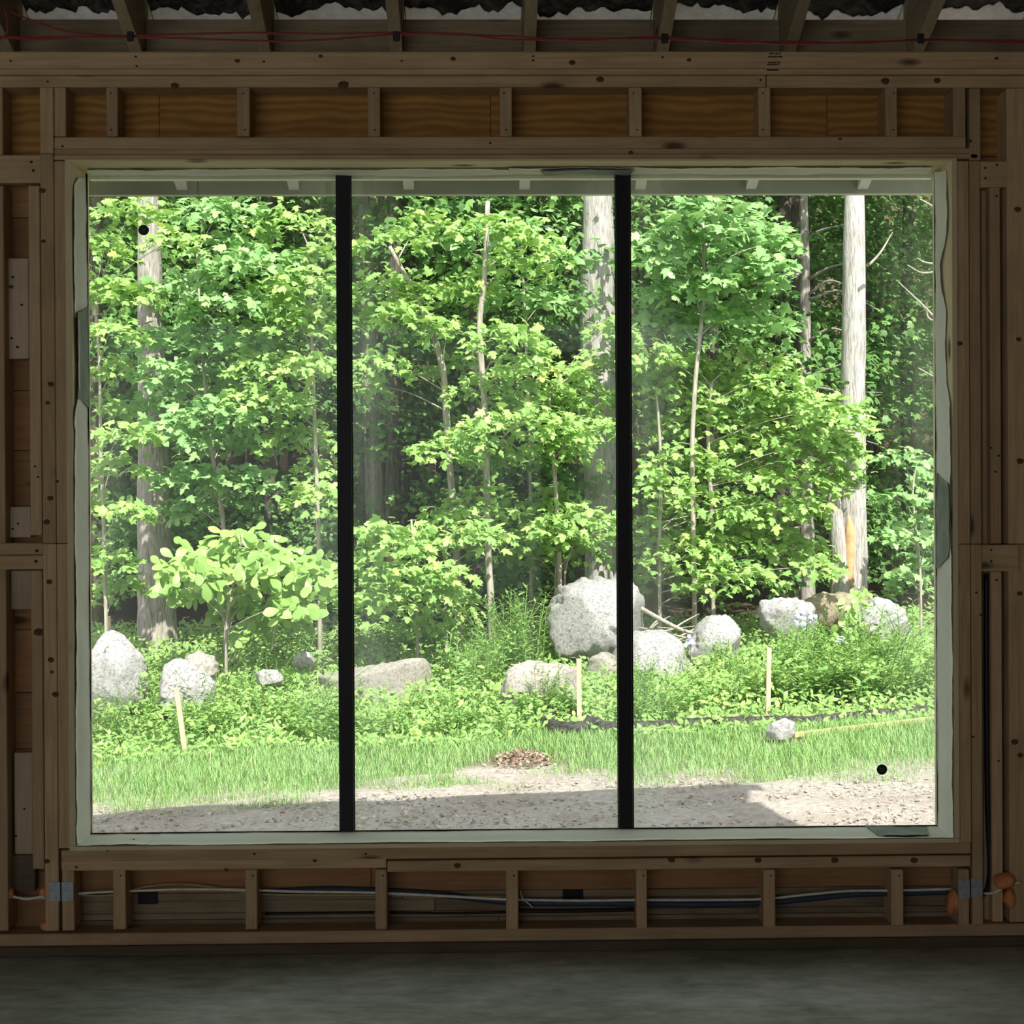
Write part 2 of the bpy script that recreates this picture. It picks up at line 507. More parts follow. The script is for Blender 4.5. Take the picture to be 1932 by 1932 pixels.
def ground_mat():
    mt, nt, out = mat_new('gravel_soil_ground'); g = N(nt)
    v = g.coord()
    sep = g.node('ShaderNodeSeparateXYZ'); g.link(v, sep.inputs[0])
    a = g.noise(v, 26, 6, 0.7, 0.4)
    b = g.noise(v, 2.2, 4, 0.6)
    grav = g.ramp(a, [(0.3, (0.33, 0.285, 0.255)), (0.5, (0.47, 0.42, 0.385)), (0.75, (0.62, 0.57, 0.53))])
    grav = g.mix(g.math('MULTIPLY', g.ramp(b, [(0.42, 0.0), (0.65, 1.0)]), 0.35), grav, (0.25, 0.19, 0.15))
    soil = g.ramp(a, [(0.3, (0.10, 0.09, 0.05)), (0.7, (0.24, 0.23, 0.11))])
    wood = g.ramp(a, [(0.3, (0.05, 0.04, 0.025)), (0.7, (0.15, 0.11, 0.07))])
    # boundary: gravel near the house, soil under the grass, leaf mould under the trees
    yb = g.math('ADD', g.math('MULTIPLY', sep.outputs[0], 0.16), sep.outputs[1])
    yb = g.math('ADD', yb, g.math('MULTIPLY', g.math('SUBTRACT', b, 0.5), 1.2))
    f1 = g.ramp(g.math('MULTIPLY_ADD', yb, 0.5, -1.65), [(0.3, 0.0), (0.6, 1.0)])
    f2 = g.ramp(g.math('MULTIPLY_ADD', sep.outputs[1], 0.5, -3.5), [(0.0, 0.0), (1.0, 1.0)])
    c = g.mix(f2, g.mix(f1, grav, soil), wood)
    g.link(g.principled(c, 0.95, 0.1, g.bump(a, 0.7, 0.03)), out.inputs[0])
    return mt
M['ground'] = ground_mat()
M['pebble'] = leaf_mat('pebble_stone', [(0.0, (0.34, 0.30, 0.27)), (0.6, (0.47, 0.42, 0.39)), (1.0, (0.64, 0.59, 0.55))], 0.0, 0.02)


def sock_mat():
    mt, nt, out = mat_new('black_mesh_sock'); g = N(nt)
    v = g.coord()
    a = g.noise(v, 30, 5, 0.7)
    c = g.ramp(a, [(0.4, (0.025, 0.023, 0.023)), (0.7, (0.12, 0.11, 0.105))])
    g.link(g.principled(c, 0.8, 0.2, g.bump(a, 0.6, 0.01)), out.inputs[0])
    return mt
M['sock'] = sock_mat()

# ================================================================== the room
DEP = 0.089                                   # framing depth
SH0, SH1 = DEP, DEP + 0.012                   # sheathing
X_RIGHT, X_LEFT, Y_BACK = 2.0, -6.0, -8.0

fl = add('floor', *box_vf(X_LEFT - 0.1, X_RIGHT + 0.1, Y_BACK, 0.10, -0.25, 0.0, 0), M['concrete'])
tag(fl, 'dark grey-green concrete slab floor below the framed wall', 'floor', kind='structure')

wall = thing('wall_front', 'open stud wall of brown lumber framing around the big window', 'wall', (0, 0, 0), kind='structure')


def dot(parent, px, py, Yf, r, mat, name):
    """a nail head or knot on the front of a board"""
    c = P(px, py, Yf)
    n = 8
    ph = random.random() * 6
    V = [c + np.array([0, -0.0012, 0])]
    V += [c + np.array([r * (1 + 0.2 * random.random()) * math.cos(2 * math.pi * k / n + ph), -0.0004, r * (0.75 + 0.2 * random.random()) * math.sin(2 * math.pi * k / n + ph)]) for k in range(n)]
    Fs = [[0, 1 + (k + 1) % n, 1 + k] for k in range(n)]
    return add(name, V, Fs, mat, parent)


def nails(parent, Yf, pts, r=0.004):
    for a, b in pts: dot(parent, a, b, Yf, r, M['nail'], 'nail_head')


def knots(parent, Yf, pts, r=0.011):
    for a, b in pts: dot(parent, a, b, Yf, r * random.uniform(0.7, 1.3), M['knot'], 'knot')


# --- top plates
tpA = pboard('top_plate', wall, -130, 96, 2060, 128, -0.004, DEP + 0.004, M['lum_x'], 0.005)
nails(tpA, -0.004, [(20, 115), (256, 107), (258, 125), (498, 116), (1006, 106), (1006, 114), (1250, 108), (758, 115)])
knots(tpA, -0.004, [(448, 115), (855, 111), (1080, 118), (605, 106), (1300, 113), (1880, 110)], 0.008)
# black grade stamp: two short rows of print and a bar
for r_, (yy, xs) in enumerate([(101, (1452, 1471)), (107, (1449, 1474)), (118, (1450, 1472)), (122, (1448, 1469))]):
    x = xs[0]
    while x < xs[1]:
        w_ = random.uniform(1.6, 3.4)
        q0, q1 = P(x, yy - 1.6, -0.005), P(x + w_, yy + 1.4, -0.005)
        add('ink_mark', *box_vf(q0[0], q1[0], -0.0047, -0.0038, q1[2], q0[2], 0), M['ink'], tpA)
        x += w_ + random.uniform(0.9, 1.6)
pboard('top_plate', wall, -130, 129, 2060, 141, 0.006, DEP - 0.006, M['lum_x'], 0.003)
pboard('ink_bar', tpA, 1447, 131, 1469, 133.5, 0.0055, 0.001, M['ink'], 0)
tpC = pboard('top_plate', wall, -130, 142, 1445.5, 164, 0, DEP, M['lum_x'], 0.003)
tpD = pboard('top_plate', wall, 1447, 142, 2060, 165, 0, DEP, M['lum_x'], 0.003)
knots(tpC, 0, [(330, 162), (648, 160), (1132, 150)], 0.016)
knots(tpD, 0, [(1670, 153), (1768, 152)], 0.012)
nails(tpC, 0, [(90, 154), (1435, 151)])

# --- short studs over the header
for a, b in [(200, 222), (447, 471), (694, 717), (943, 966), (1187, 1211), (1431, 1454), (1671, 1693)]:
    s = pboard('cripple_stud', wall, a, 164.5, b, 257, 0.001, DEP - 0.002, M['lum_z'])
    nails(s, 0.001, [((a + b) / 2 + random.uniform(-5, 5), 176), ((a + b) / 2 + random.uniform(-5, 5), 245)], 0.003)
pboard('cripple_stud', wall, 102, 165, 124, 257, 0.001, DEP - 0.002, M['lum_z'])
pboard('cripple_stud', wall, 1799, 165, 1822, 257, 0.001, DEP - 0.002, M['lum_z'])

# --- header of three layers
h1 = pboard('header', wall, 102, 257.5, 1823, 280, 0, DEP, M['lum_x'], 0.003)
h2 = pboard('header', wall, 102, 280.5, 1845, 290.5, 0.003, DEP - 0.003, M['lum_x'], 0.002)
h3 = pboard('header', wall, 102, 291, 1845, 300.3, 0.0, DEP, M['lum_x'], 0.002)
knots(h1, 0, [(1585, 262), (1890 - 60, 266)], 0.007)
knots(h2, 0.003, [(1190, 288), (655, 276)], 0.006)
nails(h1, 0, [(118, 276), (925, 270)])

# --- king and trimmer studs left (spliced at half height), neighbours left of them
# uprights are straight: their photo columns are taken at row 800
def upright(name, c0, c1, y0, y1, Yf=0.0, depth=DEP, mat=None, ref=800):
    xm = (c0 + c1) / 2
    # columns drift with the camera's roll, so X is read at the reference row
    return board(name, wall, P(c0, ref, Yf)[0], P(c1, ref, Yf)[0], Yf, Yf + depth, P(xm, y1, Yf)[2], P(xm, y0, Yf)[2], mat or M['lum_z'])


k1 = upright('king_stud', 79, 104.3, 165, 289)
k2 = upright('king_stud', 79, 104.3, 289.8, 1025)
k3 = upright('king_stud', 79, 104.3, 1026, 1757)
t1 = upright('trimmer_stud', 105.2, 127.3, 303.5, 1025)
t2 = upright('trimmer_stud', 105.2, 127.3, 1026, 1601)
knots(k2, 0, [(82, 455), (96, 725), (90, 760), (95, 940), (88, 985), (80, 360)], 0.008)
knots(k3, 0, [(93, 1098), (96, 1245), (98, 1268), (105, 1310), (88, 1625)], 0.008)
knots(t1, 0, [(108, 908)], 0.008)
s1 = upright('stud', 56, 77.5, 350, 1010, 0.012, DEP - 0.012)
s2 = upright('stud', 56, 77.5, 1076, 1640, 0.012, DEP - 0.012)
knots(s2, 0.012, [(73, 1193)], 0.013)
nails(s2, 0.012, [(72, 900), (66, 880)])
upright('stud', -14, 9, 350, 1757, 0.006, DEP - 0.006)
upright('stud', -14, 9, 165, 292, 0.006, DEP - 0.006)
# scabs and blocks in the left bay
b = pboard('scab_board', wall, 15, 487, 54, 677, 0.045, 0.03, M['scab'])
nails(b, 0.045, [(24, 523), (41, 575), (22, 638)], 0.0045)
knots(b, 0.045, [(21, 541), (33, 655)], 0.007)
b = pboard('scab_board', wall, 18, 956, 58, 1014, 0.045, 0.03, M['scab']); nails(b, 0.045, [(34, 988), (24, 998)])
pboard('scab_board', wall, 20, 1076, 60, 1150, 0.045, 0.03, M['scab'])
b = pboard('scab_board', wall, 27, 1420, 62, 1612, 0.045, 0.03, M['scab']); nails(b, 0.045, [(46, 1526), (30, 1577)], 0.004)
b = pboard('block', wall, -130, 292, 77, 345, 0.0, 0.038, M['lum_x'])
nails(b, 0, [(59, 306), (63, 322)], 0.005)
b = pboard('block', wall, -130, 1025, 82, 1047, -0.002, 0.06, M['lum_x']); nails(b, -0.002, [(70, 1039)], 0.006)
b = pboard('block', wall, -130, 1048, 82, 1075, 0.0, 0.06, M['lum_x']); nails(b, 0, [(68, 1059)], 0.006)
pboard('dark_box', wall, 12, 1613, 66, 1682, 0.05, 0.035, M['treated'])

# --- right side
r1 = upright('trimmer_stud', 1807, 1830, 303.5, 1026)
r2 = upright('trimmer_stud', 1807, 1830, 1027, 1590)
r3 = upright('king_stud', 1831.5, 1851.5, 166, 302, ref=500)
r4 = upright('king_stud', 1831.5, 1851.5, 303, 1026)
r5 = upright('king_stud', 1831.5, 1851.5, 1027, 1748)
knots(r1, 0, [(1811, 648)], 0.012)
nails(r5, 0, [(1842, 1118), (1850, 1160), (1836, 1390)])
s = upright('stud', 1869, 1889, 353, 1026, 0.012, DEP - 0.012)
nails(s, 0.012, [(1880, 370), (1878, 890), (1884, 860), (1870, 845)])
s = upright('stud', 1869, 1889, 1078, 1740, 0.012, DEP - 0.012)
nails(s, 0.012, [(1880, 1094), (1884, 1436)])
upright('stud', 1853, 1867, 353, 1740, 0.05, 0.038)
s = upright('stud', 1902, 1990, 166, 1026, 0.0, DEP); knots(s, 0, [(1920, 395), (1922, 640), (1925, 870)], 0.011)
s = upright('stud', 1902, 1990, 1027, 1740, 0.0, DEP); knots(s, 0, [(1924, 1120), (1914, 1400), (1925, 1425)], 0.009)
b = pboard('block', wall, 1849, 304, 1903, 353, 0.004, 0.05, M['lum_x']); nails(b, 0.004, [(1859, 317), (1859, 336), (1881, 311)])
b = pboard('block', wall, 1854, 1028, 1923, 1078, -0.012, 0.05, M['lum_x']); nails(b, -0.012, [(1870, 1038), (1870, 1059)])

# --- rough sill, short studs under it, bottom plates
sA = pboard('rough_sill', wall, 115, 1596, 1832, 1619, 0, DEP, M['lum_x'], 0.003)
sB = pboard('rough_sill', wall, 115, 1620, 729, 1641, 0.001, DEP, M['lum_x'], 0.003)
sC = pboard('rough_sill', wall, 730.5, 1619.5, 1832, 1640.5, 0.001, DEP, M['lum_x'], 0.003)
knots(sC, 0.001, [(863, 1633), (1430, 1623), (1575, 1623), (1725, 1623), (1267, 1622)], 0.009)
knots(sB, 0.001, [(144, 1636), (427, 1641), (594, 1624)], 0.007)
nails(sA, 0, [(480, 1611), (690, 1611), (203, 1605)])
for a, b_ in [(213, 237), (463, 485), (708, 730), (955, 978), (1201, 1221), (1441, 1463), (1682, 1705)]:
    s = pboard('cripple_stud', wall, a, 1641, b_, 1754, 0.002, DEP - 0.004, M['lum_z'])
    nails(s, 0.002, [((a + b_) / 2 + 3, 1652)], 0.003)
e1 = pboard('cripple_stud', wall, 117, 1641, 140, 1756, 0.001, DEP - 0.002, M['lum_z'])
e2 = pboard('cripple_stud', wall, 1809, 1640, 1829, 1746, 0.001, DEP - 0.002, M['lum_z'])
for st, a, b_, c, d in [(k3, 92, 113.5, 1664, 1701), (e1, 116, 138.5, 1664, 1701), (e2, 1808, 1830, 1659, 1696), (r5, 1832.5, 1854, 1657, 1693)]:
    np_ = pboard('nail_plate', st, a, c, b_, d, -0.003, 0.0025, M['steel'], 0.0008)
    np_['label'] = 'small blue-grey steel protection plate'
bp = pboard('bottom_plate', wall, -130, 1753, 2060, 1776, 0, DEP, M['lum_x'], 0.003)
# keep the lower sill down to the slab
zt = float(P(966, 1776.6, 0)[2])
board('sole_plate', wall, P(-130, 1790, 0)[0], P(2060, 1790, 0)[0], -0.004, DEP, 0.0, zt, M['treated'], 0.003)

# --- sheathing: plywood above, boards at the sides and below
xl, xr = float(P(104, 800, SH0)[0]), float(P(1832, 800, SH0)[0])
ztop, zhead = float(P(966, 120, SH0)[2]), float(P(966, 296, SH0)[2])
zsill = float(P(966, 1606, SH0)[2])
for a, b_ in [(-130, 300), (301, 925), (926, 1560), (1561, 2060)]:
    board('sheathing_panel', wall, P(a, 220, SH0)[0], P(b_, 220, SH0)[0], SH0, SH1, zhead, ztop, M['ply'], 0.001)
for px0, px1 in [(-130, 106), (1826, 2060)]:
    z = zhead - 0.002
    hs = [0.19, 0.17, 0.2, 0.18, 0.19, 0.2, 0.18, 0.19, 0.2, 0.18, 0.2, 0.19, 0.25, 0.2]
    for h in hs:
        z2 = max(z - h, 0.0)
        if z - z2 < 0.01: break
        board('sheathing_board', wall, P(px0, 800, SH0)[0], P(px1, 800, SH0)[0], SH0, SH1, z2 + 0.002, z, M['red_board'], 0.001)
        z = z2
rows = [(1606, 1679), (1680, 1694), (1695, 1717), (1718, 1729), (1730, 1795)]
for i, (a, b_) in enumerate(rows):
    off = 0.0 if i < 2 else 0.004
    for c, d in [(106, 700 + 60 * i), (701 + 60 * i, 1826)]:
        board('sheathing_board', wall, P(c, 1700, SH0)[0], P(d, 1700, SH0)[0], SH0 + off, SH1 + 0.008, max(0.0, P(966, b_, SH0)[2]), P(966, a, SH0)[2], M['red_board'] if i == 0 else M['dark_board'], 0.001)
pboard('vent_tag', wall, 1062, 1679, 1100, 1697, 0.083, 0.006, M['black'], 0.001)
pboard('dark_patch', wall, 260, 1684, 297, 1706, 0.083, 0.006, M['black'], 0.001)

for nm_, c0, c1, z0, z1 in [('house_wrap', -130, 2060, zhead - 0.01, ztop), ('house_wrap', -130, 106, 0.0, zhead - 0.01), ('house_wrap', 1826, 2060, 0.0, zhead - 0.01), ('house_wrap', 106, 1826, 0.0, zsill)]:
    board(nm_, wall, P(c0, 800, SH0)[0], P(c1, 800, SH0)[0], SH1 + 0.009, SH1 + 0.013, z0, z1, M['treated'], 0)
# --- side and far shell of the building (outside the picture)
wr = thing('wall_right', 'sheathed side wall right of the window wall', 'wall', (X_RIGHT, 0, 0), kind='structure')
board('sheathing_panel', wr, X_RIGHT, X_RIGHT + 0.012, Y_BACK, 0.10, -0.2, 2.68, M['ply'], 0)
for k in range(12):
    board('stud', wr, X_RIGHT - 0.089, X_RIGHT, -0.45 - 0.61 * k, -0.412 - 0.61 * k, 0.05, 2.62, M['lum_z'])
wl = thing('wall_left', 'sheathed side wall far left of the window wall', 'wall', (X_LEFT, 0, 0), kind='structure')
board('sheathing_panel', wl, X_LEFT - 0.012, X_LEFT, Y_BACK, 0.10, -0.2, 2.68, M['ply'], 0)
for par, xa, xb in ((wr, X_RIGHT, X_RIGHT + 0.012), (wl, X_LEFT - 0.012, X_LEFT)):
    prof = [(0.10, 2.681), (0.10, 2.99), (-4.0, 4.63), (Y_BACK, 3.03), (Y_BACK, 2.681)]
    V = [(x, y, z) for x in (xa, xb) for y, z in prof]
    add('gable_panel', V, [[0, 1, 2, 3, 4], [9, 8, 7, 6, 5]] + [[k, (k + 1) % 5, 5 + (k + 1) % 5, 5 + k] for k in range(5)], M['ply'], par)
board('sheathing_panel', wall, X_LEFT, P(-130, 800, SH0)[0] - 0.001, SH0, SH1, 0.0, ztop, M['ply'], 0)
board('sheathing_panel', wall, P(2060, 800, SH0)[0] + 0.001, X_RIGHT, SH0, SH1, 0.0, ztop, M['ply'], 0)

wb = thing('light_block_back', 'unseen rear wall piece added to dim the right side', 'wall', (0.9, Y_BACK, 0), kind='structure')  # added unseen section, blocks rear daylight so the right side goes darker
board('sheathing_panel', wb, 0.4, X_RIGHT, Y_BACK - 0.012, Y_BACK, -0.2, 2.80, M['ply'], 0)
for k in range(4):
    board('stud', wb, 0.42 + 0.41 * k, 0.458 + 0.41 * k, Y_BACK, Y_BACK + 0.089, 0.0, 2.7, M['lum_z'])

# --- roof: rafters, blocking, deck, eave
SL = 0.40
roof = thing('ceiling', 'open rafters and dark roof deck above the wall', 'ceiling', (0, 0, 2.8), kind='structure')
z_raf = float(P(966, 97, 0)[2])               # underside of the rafters at the wall's inner face
RD = 0.215                                    # upright depth of a rafter
EAVE = 0.66


def sloped(name, x0, x1, y0, y1, dz0, dz1, mat, parent):
    V = []
    for y in (y0, y1):
        zb = z_raf - SL * y
        V += [(x0, y, zb + dz0), (x1, y, zb + dz0), (x1, y, zb + dz1), (x0, y, zb + dz1)]
    Fs = [[0, 1, 2, 3], [7, 6, 5, 4], [0, 4, 5, 1], [1, 5, 6, 2], [2, 6, 7, 3], [3, 7, 4, 0]]
    return add(name, V, Fs, mat, parent)


raf_px = [-238, 14, 256, 499, 748, 999, 1250, 1490, 1732, 1976]
raf_x = [float(P(a, 97, 0)[0]) for a in raf_px]
step = (raf_x[-1] - raf_x[0]) / 9
raf_all = [raf_x[0] - step * k for k in range(9, 0, -1)] + raf_x + [X_RIGHT - 0.03]
for x in raf_all:
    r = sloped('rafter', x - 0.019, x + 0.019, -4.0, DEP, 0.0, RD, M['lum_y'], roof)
    t = sloped('rafter_tail', x - 0.019, x + 0.019, DEP + 0.001, EAVE, -0.02, RD, M['paint_lite'], roof)
    if raf_x[0] <= x <= raf_x[-1]:
        pp = None
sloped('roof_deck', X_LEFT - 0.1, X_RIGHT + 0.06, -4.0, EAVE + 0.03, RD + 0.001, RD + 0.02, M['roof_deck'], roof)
sloped('roof_shingles', X_LEFT - 0.1, X_RIGHT + 0.06, -4.0, EAVE + 0.06, RD + 0.021, RD + 0.035, M['treated'], roof)
for i in range(len(raf_all) - 1):
    x0, x1 = raf_all[i] + 0.0195, raf_all[i + 1] - 0.0195
    zb = z_raf - SL * 0.05
    board('blocking_board', roof, x0, x1, 0.052, 0.088, z_raf - 0.02, float(P(966, 36, 0.05)[2]), M['dark_board'])
# torn white vent baffle under the deck in each bay, showing above the blocking
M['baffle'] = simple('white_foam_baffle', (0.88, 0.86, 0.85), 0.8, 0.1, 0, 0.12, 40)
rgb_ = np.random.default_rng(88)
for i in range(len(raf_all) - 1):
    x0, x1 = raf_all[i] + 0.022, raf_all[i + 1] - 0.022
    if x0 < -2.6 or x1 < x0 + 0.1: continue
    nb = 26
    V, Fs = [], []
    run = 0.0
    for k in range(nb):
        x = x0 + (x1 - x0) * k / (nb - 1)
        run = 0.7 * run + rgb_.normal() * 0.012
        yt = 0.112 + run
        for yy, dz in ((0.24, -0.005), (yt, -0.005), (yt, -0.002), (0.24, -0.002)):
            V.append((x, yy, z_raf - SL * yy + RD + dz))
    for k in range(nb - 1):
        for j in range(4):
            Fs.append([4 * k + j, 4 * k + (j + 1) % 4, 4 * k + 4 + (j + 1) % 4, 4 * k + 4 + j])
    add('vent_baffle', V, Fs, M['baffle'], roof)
# rear slope (behind the camera)
V = []
for x in (X_LEFT - 0.1, X_RIGHT + 0.06):
    zr = z_raf + 4.0 * SL + RD
    V += [(x, -4.0, zr), (x, Y_BACK, zr - 1.6), (x, Y_BACK, zr - 1.58), (x, -4.0, zr + 0.02)]
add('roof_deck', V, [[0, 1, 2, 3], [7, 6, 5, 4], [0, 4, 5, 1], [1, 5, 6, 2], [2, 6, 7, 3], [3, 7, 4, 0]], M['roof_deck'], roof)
# fascia boards with a joint
zf0, zf1 = float(P(966, 366.5, EAVE)[2]), float(P(966, 318, EAVE)[2])
xj = float(P(373, 350, EAVE)[0])
board('fascia', roof, X_LEFT - 0.1, xj - 0.001, EAVE + 0.001, EAVE + 0.03, zf0, zf1, M['paint'], 0.002)
board('fascia', roof, xj + 0.001, X_RIGHT + 0.06, EAVE + 0.001, EAVE + 0.03, zf0, zf1, M['paint'], 0.002)

# ================================================================== window
GY = 0.158
win = thing('window_1', 'large three-pane window with black mullions and white flashing membrane', 'window', (0, 0, 0.33), kind='structure')
XL, XLi = float(P(127.5, 950, 0)[0]), float(P(139.5, 950, 0)[0])
XR, XRi = float(P(1807, 950, 0)[0]), float(P(1797, 950, 0)[0])
ZT, ZTi = float(P(966, 300.5, 0)[2]), float(P(966, 304.5, 0)[2])
ZB, ZBi = float(P(966, 1597, 0)[2]), float(P(966, 1589, 0)[2])
board('jamb_board', win, XL, XLi, -0.006, GY + 0.03, ZB, ZT, M['fresh_z'], 0.001)
board('jamb_board', win, XRi, XR, -0.006, GY + 0.03, ZB, ZT, M['fresh_z'], 0.001)
board('head_board', win, XLi, XRi, -0.006, GY + 0.03, ZTi, ZT, M['fresh_x'], 0.001)
board('sill_board', win, XLi, XRi, -0.006, GY + 0.03, ZB, ZBi, M['fresh_x'], 0.001)
mull = [(636.5, 661), (1161.5, 1187)]
edges = []
for a, b_ in mull:
    x0, x1 = float(P(a + 3, 950, GY)[0]), float(P(b_ + 3, 950, GY)[0])
    board('mullion', win, x0, x1, GY - 0.012, GY + 0.03, ZBi, ZTi, M['black'], 0.002)
    edges += [x0, x1]
xs = [XLi] + edges + [XRi]
panes = []
for k in range(3):
    a, b_ = xs[2 * k] + 0.001, xs[2 * k + 1] - 0.001
    V = [(a, GY, ZBi), (b_, GY, ZBi), (b_, GY, ZTi), (a, GY, ZTi)]
    V += [(x, y + 0.006, z) for x, y, z in V]
    Fs = [[0, 1, 2, 3], [7, 6, 5, 4], [0, 4, 5, 1], [1, 5, 6, 2], [2, 6, 7, 3], [3, 7, 4, 0]]
    p = add('pane', V, Fs, M['glass'], win)
    panes.append(p)
    # black rubber beading at the sill and both uprights of each pane
    board('gasket', win, a, b_, GY - 0.006, GY - 0.0005, ZBi, ZBi + 0.006, M['gasket'], 0)
    board('gasket', win, a, a + 0.004, GY - 0.006, GY - 0.0005, ZBi + 0.006, ZTi, M['gasket'], 0)
    board('gasket', win, b_ - 0.003, b_, GY - 0.006, GY - 0.0005, ZBi + 0.006, ZTi, M['gasket'], 0)
board('head_trim', win, XLi, XRi, GY + 0.03, GY + 0.055, ZTi - 0.0105, ZTi + 0.04, M['paint_lite'], 0.001)


def sticker(pane, px, py, rad):
    c = P(px, py, GY - 0.001)
    n = 24
    V = [c + np.array([rad * math.cos(2 * math.pi * k / n), dy, rad * math.sin(2 * math.pi * k / n)]) for dy in (0, 0.0008) for k in range(n)]
    Fs = [list(range(n))[::-1], [n + k for k in range(n)]] + [[k, (k + 1) % n, n + (k + 1) % n, n + k] for k in range(n)]
    s = add('sticker', V, Fs, M['sticker'], pane)
    s['label'] = 'round dark sticker on the glass'
    return c


c = sticker(panes[0], 271, 434, 0.0172)
for (dx, dz, w_) in [(-0.006, 0.005, 0.010), (0.002, 0.002, 0.012), (-0.004, -0.003, 0.010), (0.003, -0.006, 0.008)]:
    add('print_line', *box_vf(c[0] + dx - w_ / 2, c[0] + dx + w_ / 2, c[1] - 0.0008, c[1], c[2] + dz - 0.0008, c[2] + dz + 0.0008, 0), M['sticker_mark'], [o for o in panes[0].children][0])
c = sticker(panes[2], 1664, 1452, 0.0172)
for (dx, dz, w_) in [(-0.005, 0.004, 0.006), (0.004, 0.004, 0.006), (-0.005, -0.003, 0.006), (0.004, -0.003, 0.006)]:
    add('print_line', *box_vf(c[0] + dx - w_ / 2, c[0] + dx + w_ / 2, c[1] - 0.0008, c[1], c[2] + dz - 0.0025, c[2] + dz + 0.0025, 0), M['sticker_mark'], [o for o in panes[2].children][0])


def resample(pts, n):
    pts = np.asarray(pts, float)
    d = np.r_[0, np.cumsum(np.linalg.norm(np.diff(pts, axis=0), axis=1))]
    s = np.linspace(0, d[-1], n)
    return np.stack([np.interp(s, d, pts[:, k]) for k in range(pts.shape[1])], 1)


def sheet(name, A, B, mat, normal, n=60, k=7, wob=0.003, thick=0.0012, parent=None, seed=0, lift=0.0):
    """a thin sheet of fabric between edge A and edge B (world points), wrinkled along the given normal"""
    rg = np.random.default_rng(seed)
    A, B = resample(A, n), resample(B, n)
    ph = rg.random(6) * 6.28
    V = []
    nrm = np.asarray(normal, float)
    for i in range(n):
        for j in range(k):
            t = j / (k - 1)
            q = A[i] * (1 - t) + B[i] * t
            w = math.sin(0.35 * i + 2.0 * t + ph[0]) * 0.5 + math.sin(0.13 * i - 3.1 * t + ph[1]) * 0.7 + math.sin(0.8 * i + 5 * t + ph[2]) * 0.3 + math.sin(1.9 * i - 7 * t + ph[3]) * 0.22
            V.append(q + nrm * lift + nrm * wob * (w + 1.3) * (0.35 + 0.65 * math.sin(math.pi * min(1, t * 0.8 + 0.15))))
    V = np.array(V)
    nv = len(V)
    V = np.vstack([V, V - nrm * thick])
    Fs = []
    for i in range(n - 1):
        for j in range(k - 1):
            a = i * k + j
            Fs.append([a, a + 1, a + k + 1, a + k])
            Fs.append([nv + a, nv + a + k, nv + a + k + 1, nv + a + 1])
    rim = [i * k for i in range(n)] + [(n - 1) * k + j for j in range(1, k)] + [i * k + k - 1 for i in range(n - 2, -1, -1)] + [j for j in range(k - 2, 0, -1)]
    for u, v in zip(rim, rim[1:] + rim[:1]):
        Fs.append([u, nv + u, nv + v, v])
    return add(name, V, Fs, mat, parent, smooth=True)


def front(L, Y): return [P(a, b_, Y) for a, b_ in L]


IN = GY - 0.008
def jambL(L):   # points on the left jamb: (photo row, depth 0..1 from front to glass)
    out = []
    for row, t in L:
        y = -0.004 + t * (IN + 0.004)
        z = P(150, row, y)[2]
        out.append((XLi + 0.003, y, z))
    return out


def jambR(L):
    out = []
    for row, t in L:
        y = -0.004 + t * (IN + 0.004)
        z = P(1790, row, y)[2]
        out.append((XRi - 0.003, y, z))
    return out


def headS(L):   # points under the head board: (photo column, depth, extra sag in m)
    return [(P(c, 325, 0.05)[0], -0.004 + t * (IN + 0.004), ZTi - 0.003 - 0.45 * s) for c, t, s in L]


def sillS(L):
    return [(P(c, 1580, 0.05)[0], -0.004 + t * (IN + 0.004), ZBi + 0.0025) for c, t in L]


# left jamb membrane
sheet('flashing_membrane', jambL([(336, .35), (350, .1), (400, .04), (520, .05), (600, .12)]), jambL([(336, .9), (400, .97), (600, .98)]), M['membrane'], (1, 0, 0), 40, 7, 0.003, parent=win, seed=1)
sheet('grey_tape', jambL([(590, .14), (640, .18), (700, .22), (752, .14)]), jambL([(578, .98), (700, .98), (770, .98)]), M['tape'], (1, 0, 0), 20, 6, 0.002, parent=win, seed=2, lift=0.005)
sheet('flashing_membrane', jambL([(735, .3), (775, .02), (800, -.02), (812, .06), (900, .0), (1150, .01), (1215, .04), (1240, -.02), (1500, -.03), (1540, .04), (1560, -.04), (1592, -.04)]),
      jambL([(725, .95), (800, .98), (1592, .98)]), M['membrane'], (1, 0, 0), 90, 8, 0.003, parent=win, seed=3)
sheet('flashing_membrane', jambL([(600, .10), (660, .17), (735, .17)]), jambL([(600, .15), (660, .22), (735, .22)]), M['membrane'], (1, 0, 0), 20, 3, 0.003, parent=win, seed=4, lift=0.008)
# right jamb membrane with its twist
sheet('flashing_membrane', jambR([(322, .28), (400, .16), (440, .22), (500, .62), (540, .55), (590, .28), (640, .36), (720, .30), (760, .06), (800, .03), (930, .02)]),
      jambR([(325, .97), (500, .98), (930, .98)]), M['membrane'], (-1, 0, 0), 80, 8, 0.0035, parent=win, seed=5)
sheet('grey_tape', jambR([(912, .05), (960, .01), (1030, .03), (1052, .12)]), jambR([(892, .8), (960, .92), (1030, .9), (1074, .9)]), M['tape'], (-1, 0, 0), 24, 6, 0.002, parent=win, seed=6, lift=0.007)
sheet('flashing_membrane', jambR([(925, .12), (1050, .0), (1200, .0), (1400, .0), (1500, -.02), (1586, -.02)]), jambR([(925, .98), (1300, .98), (1586, .98)]), M['membrane'], (-1, 0, 0), 80, 7, 0.003, parent=win, seed=7)
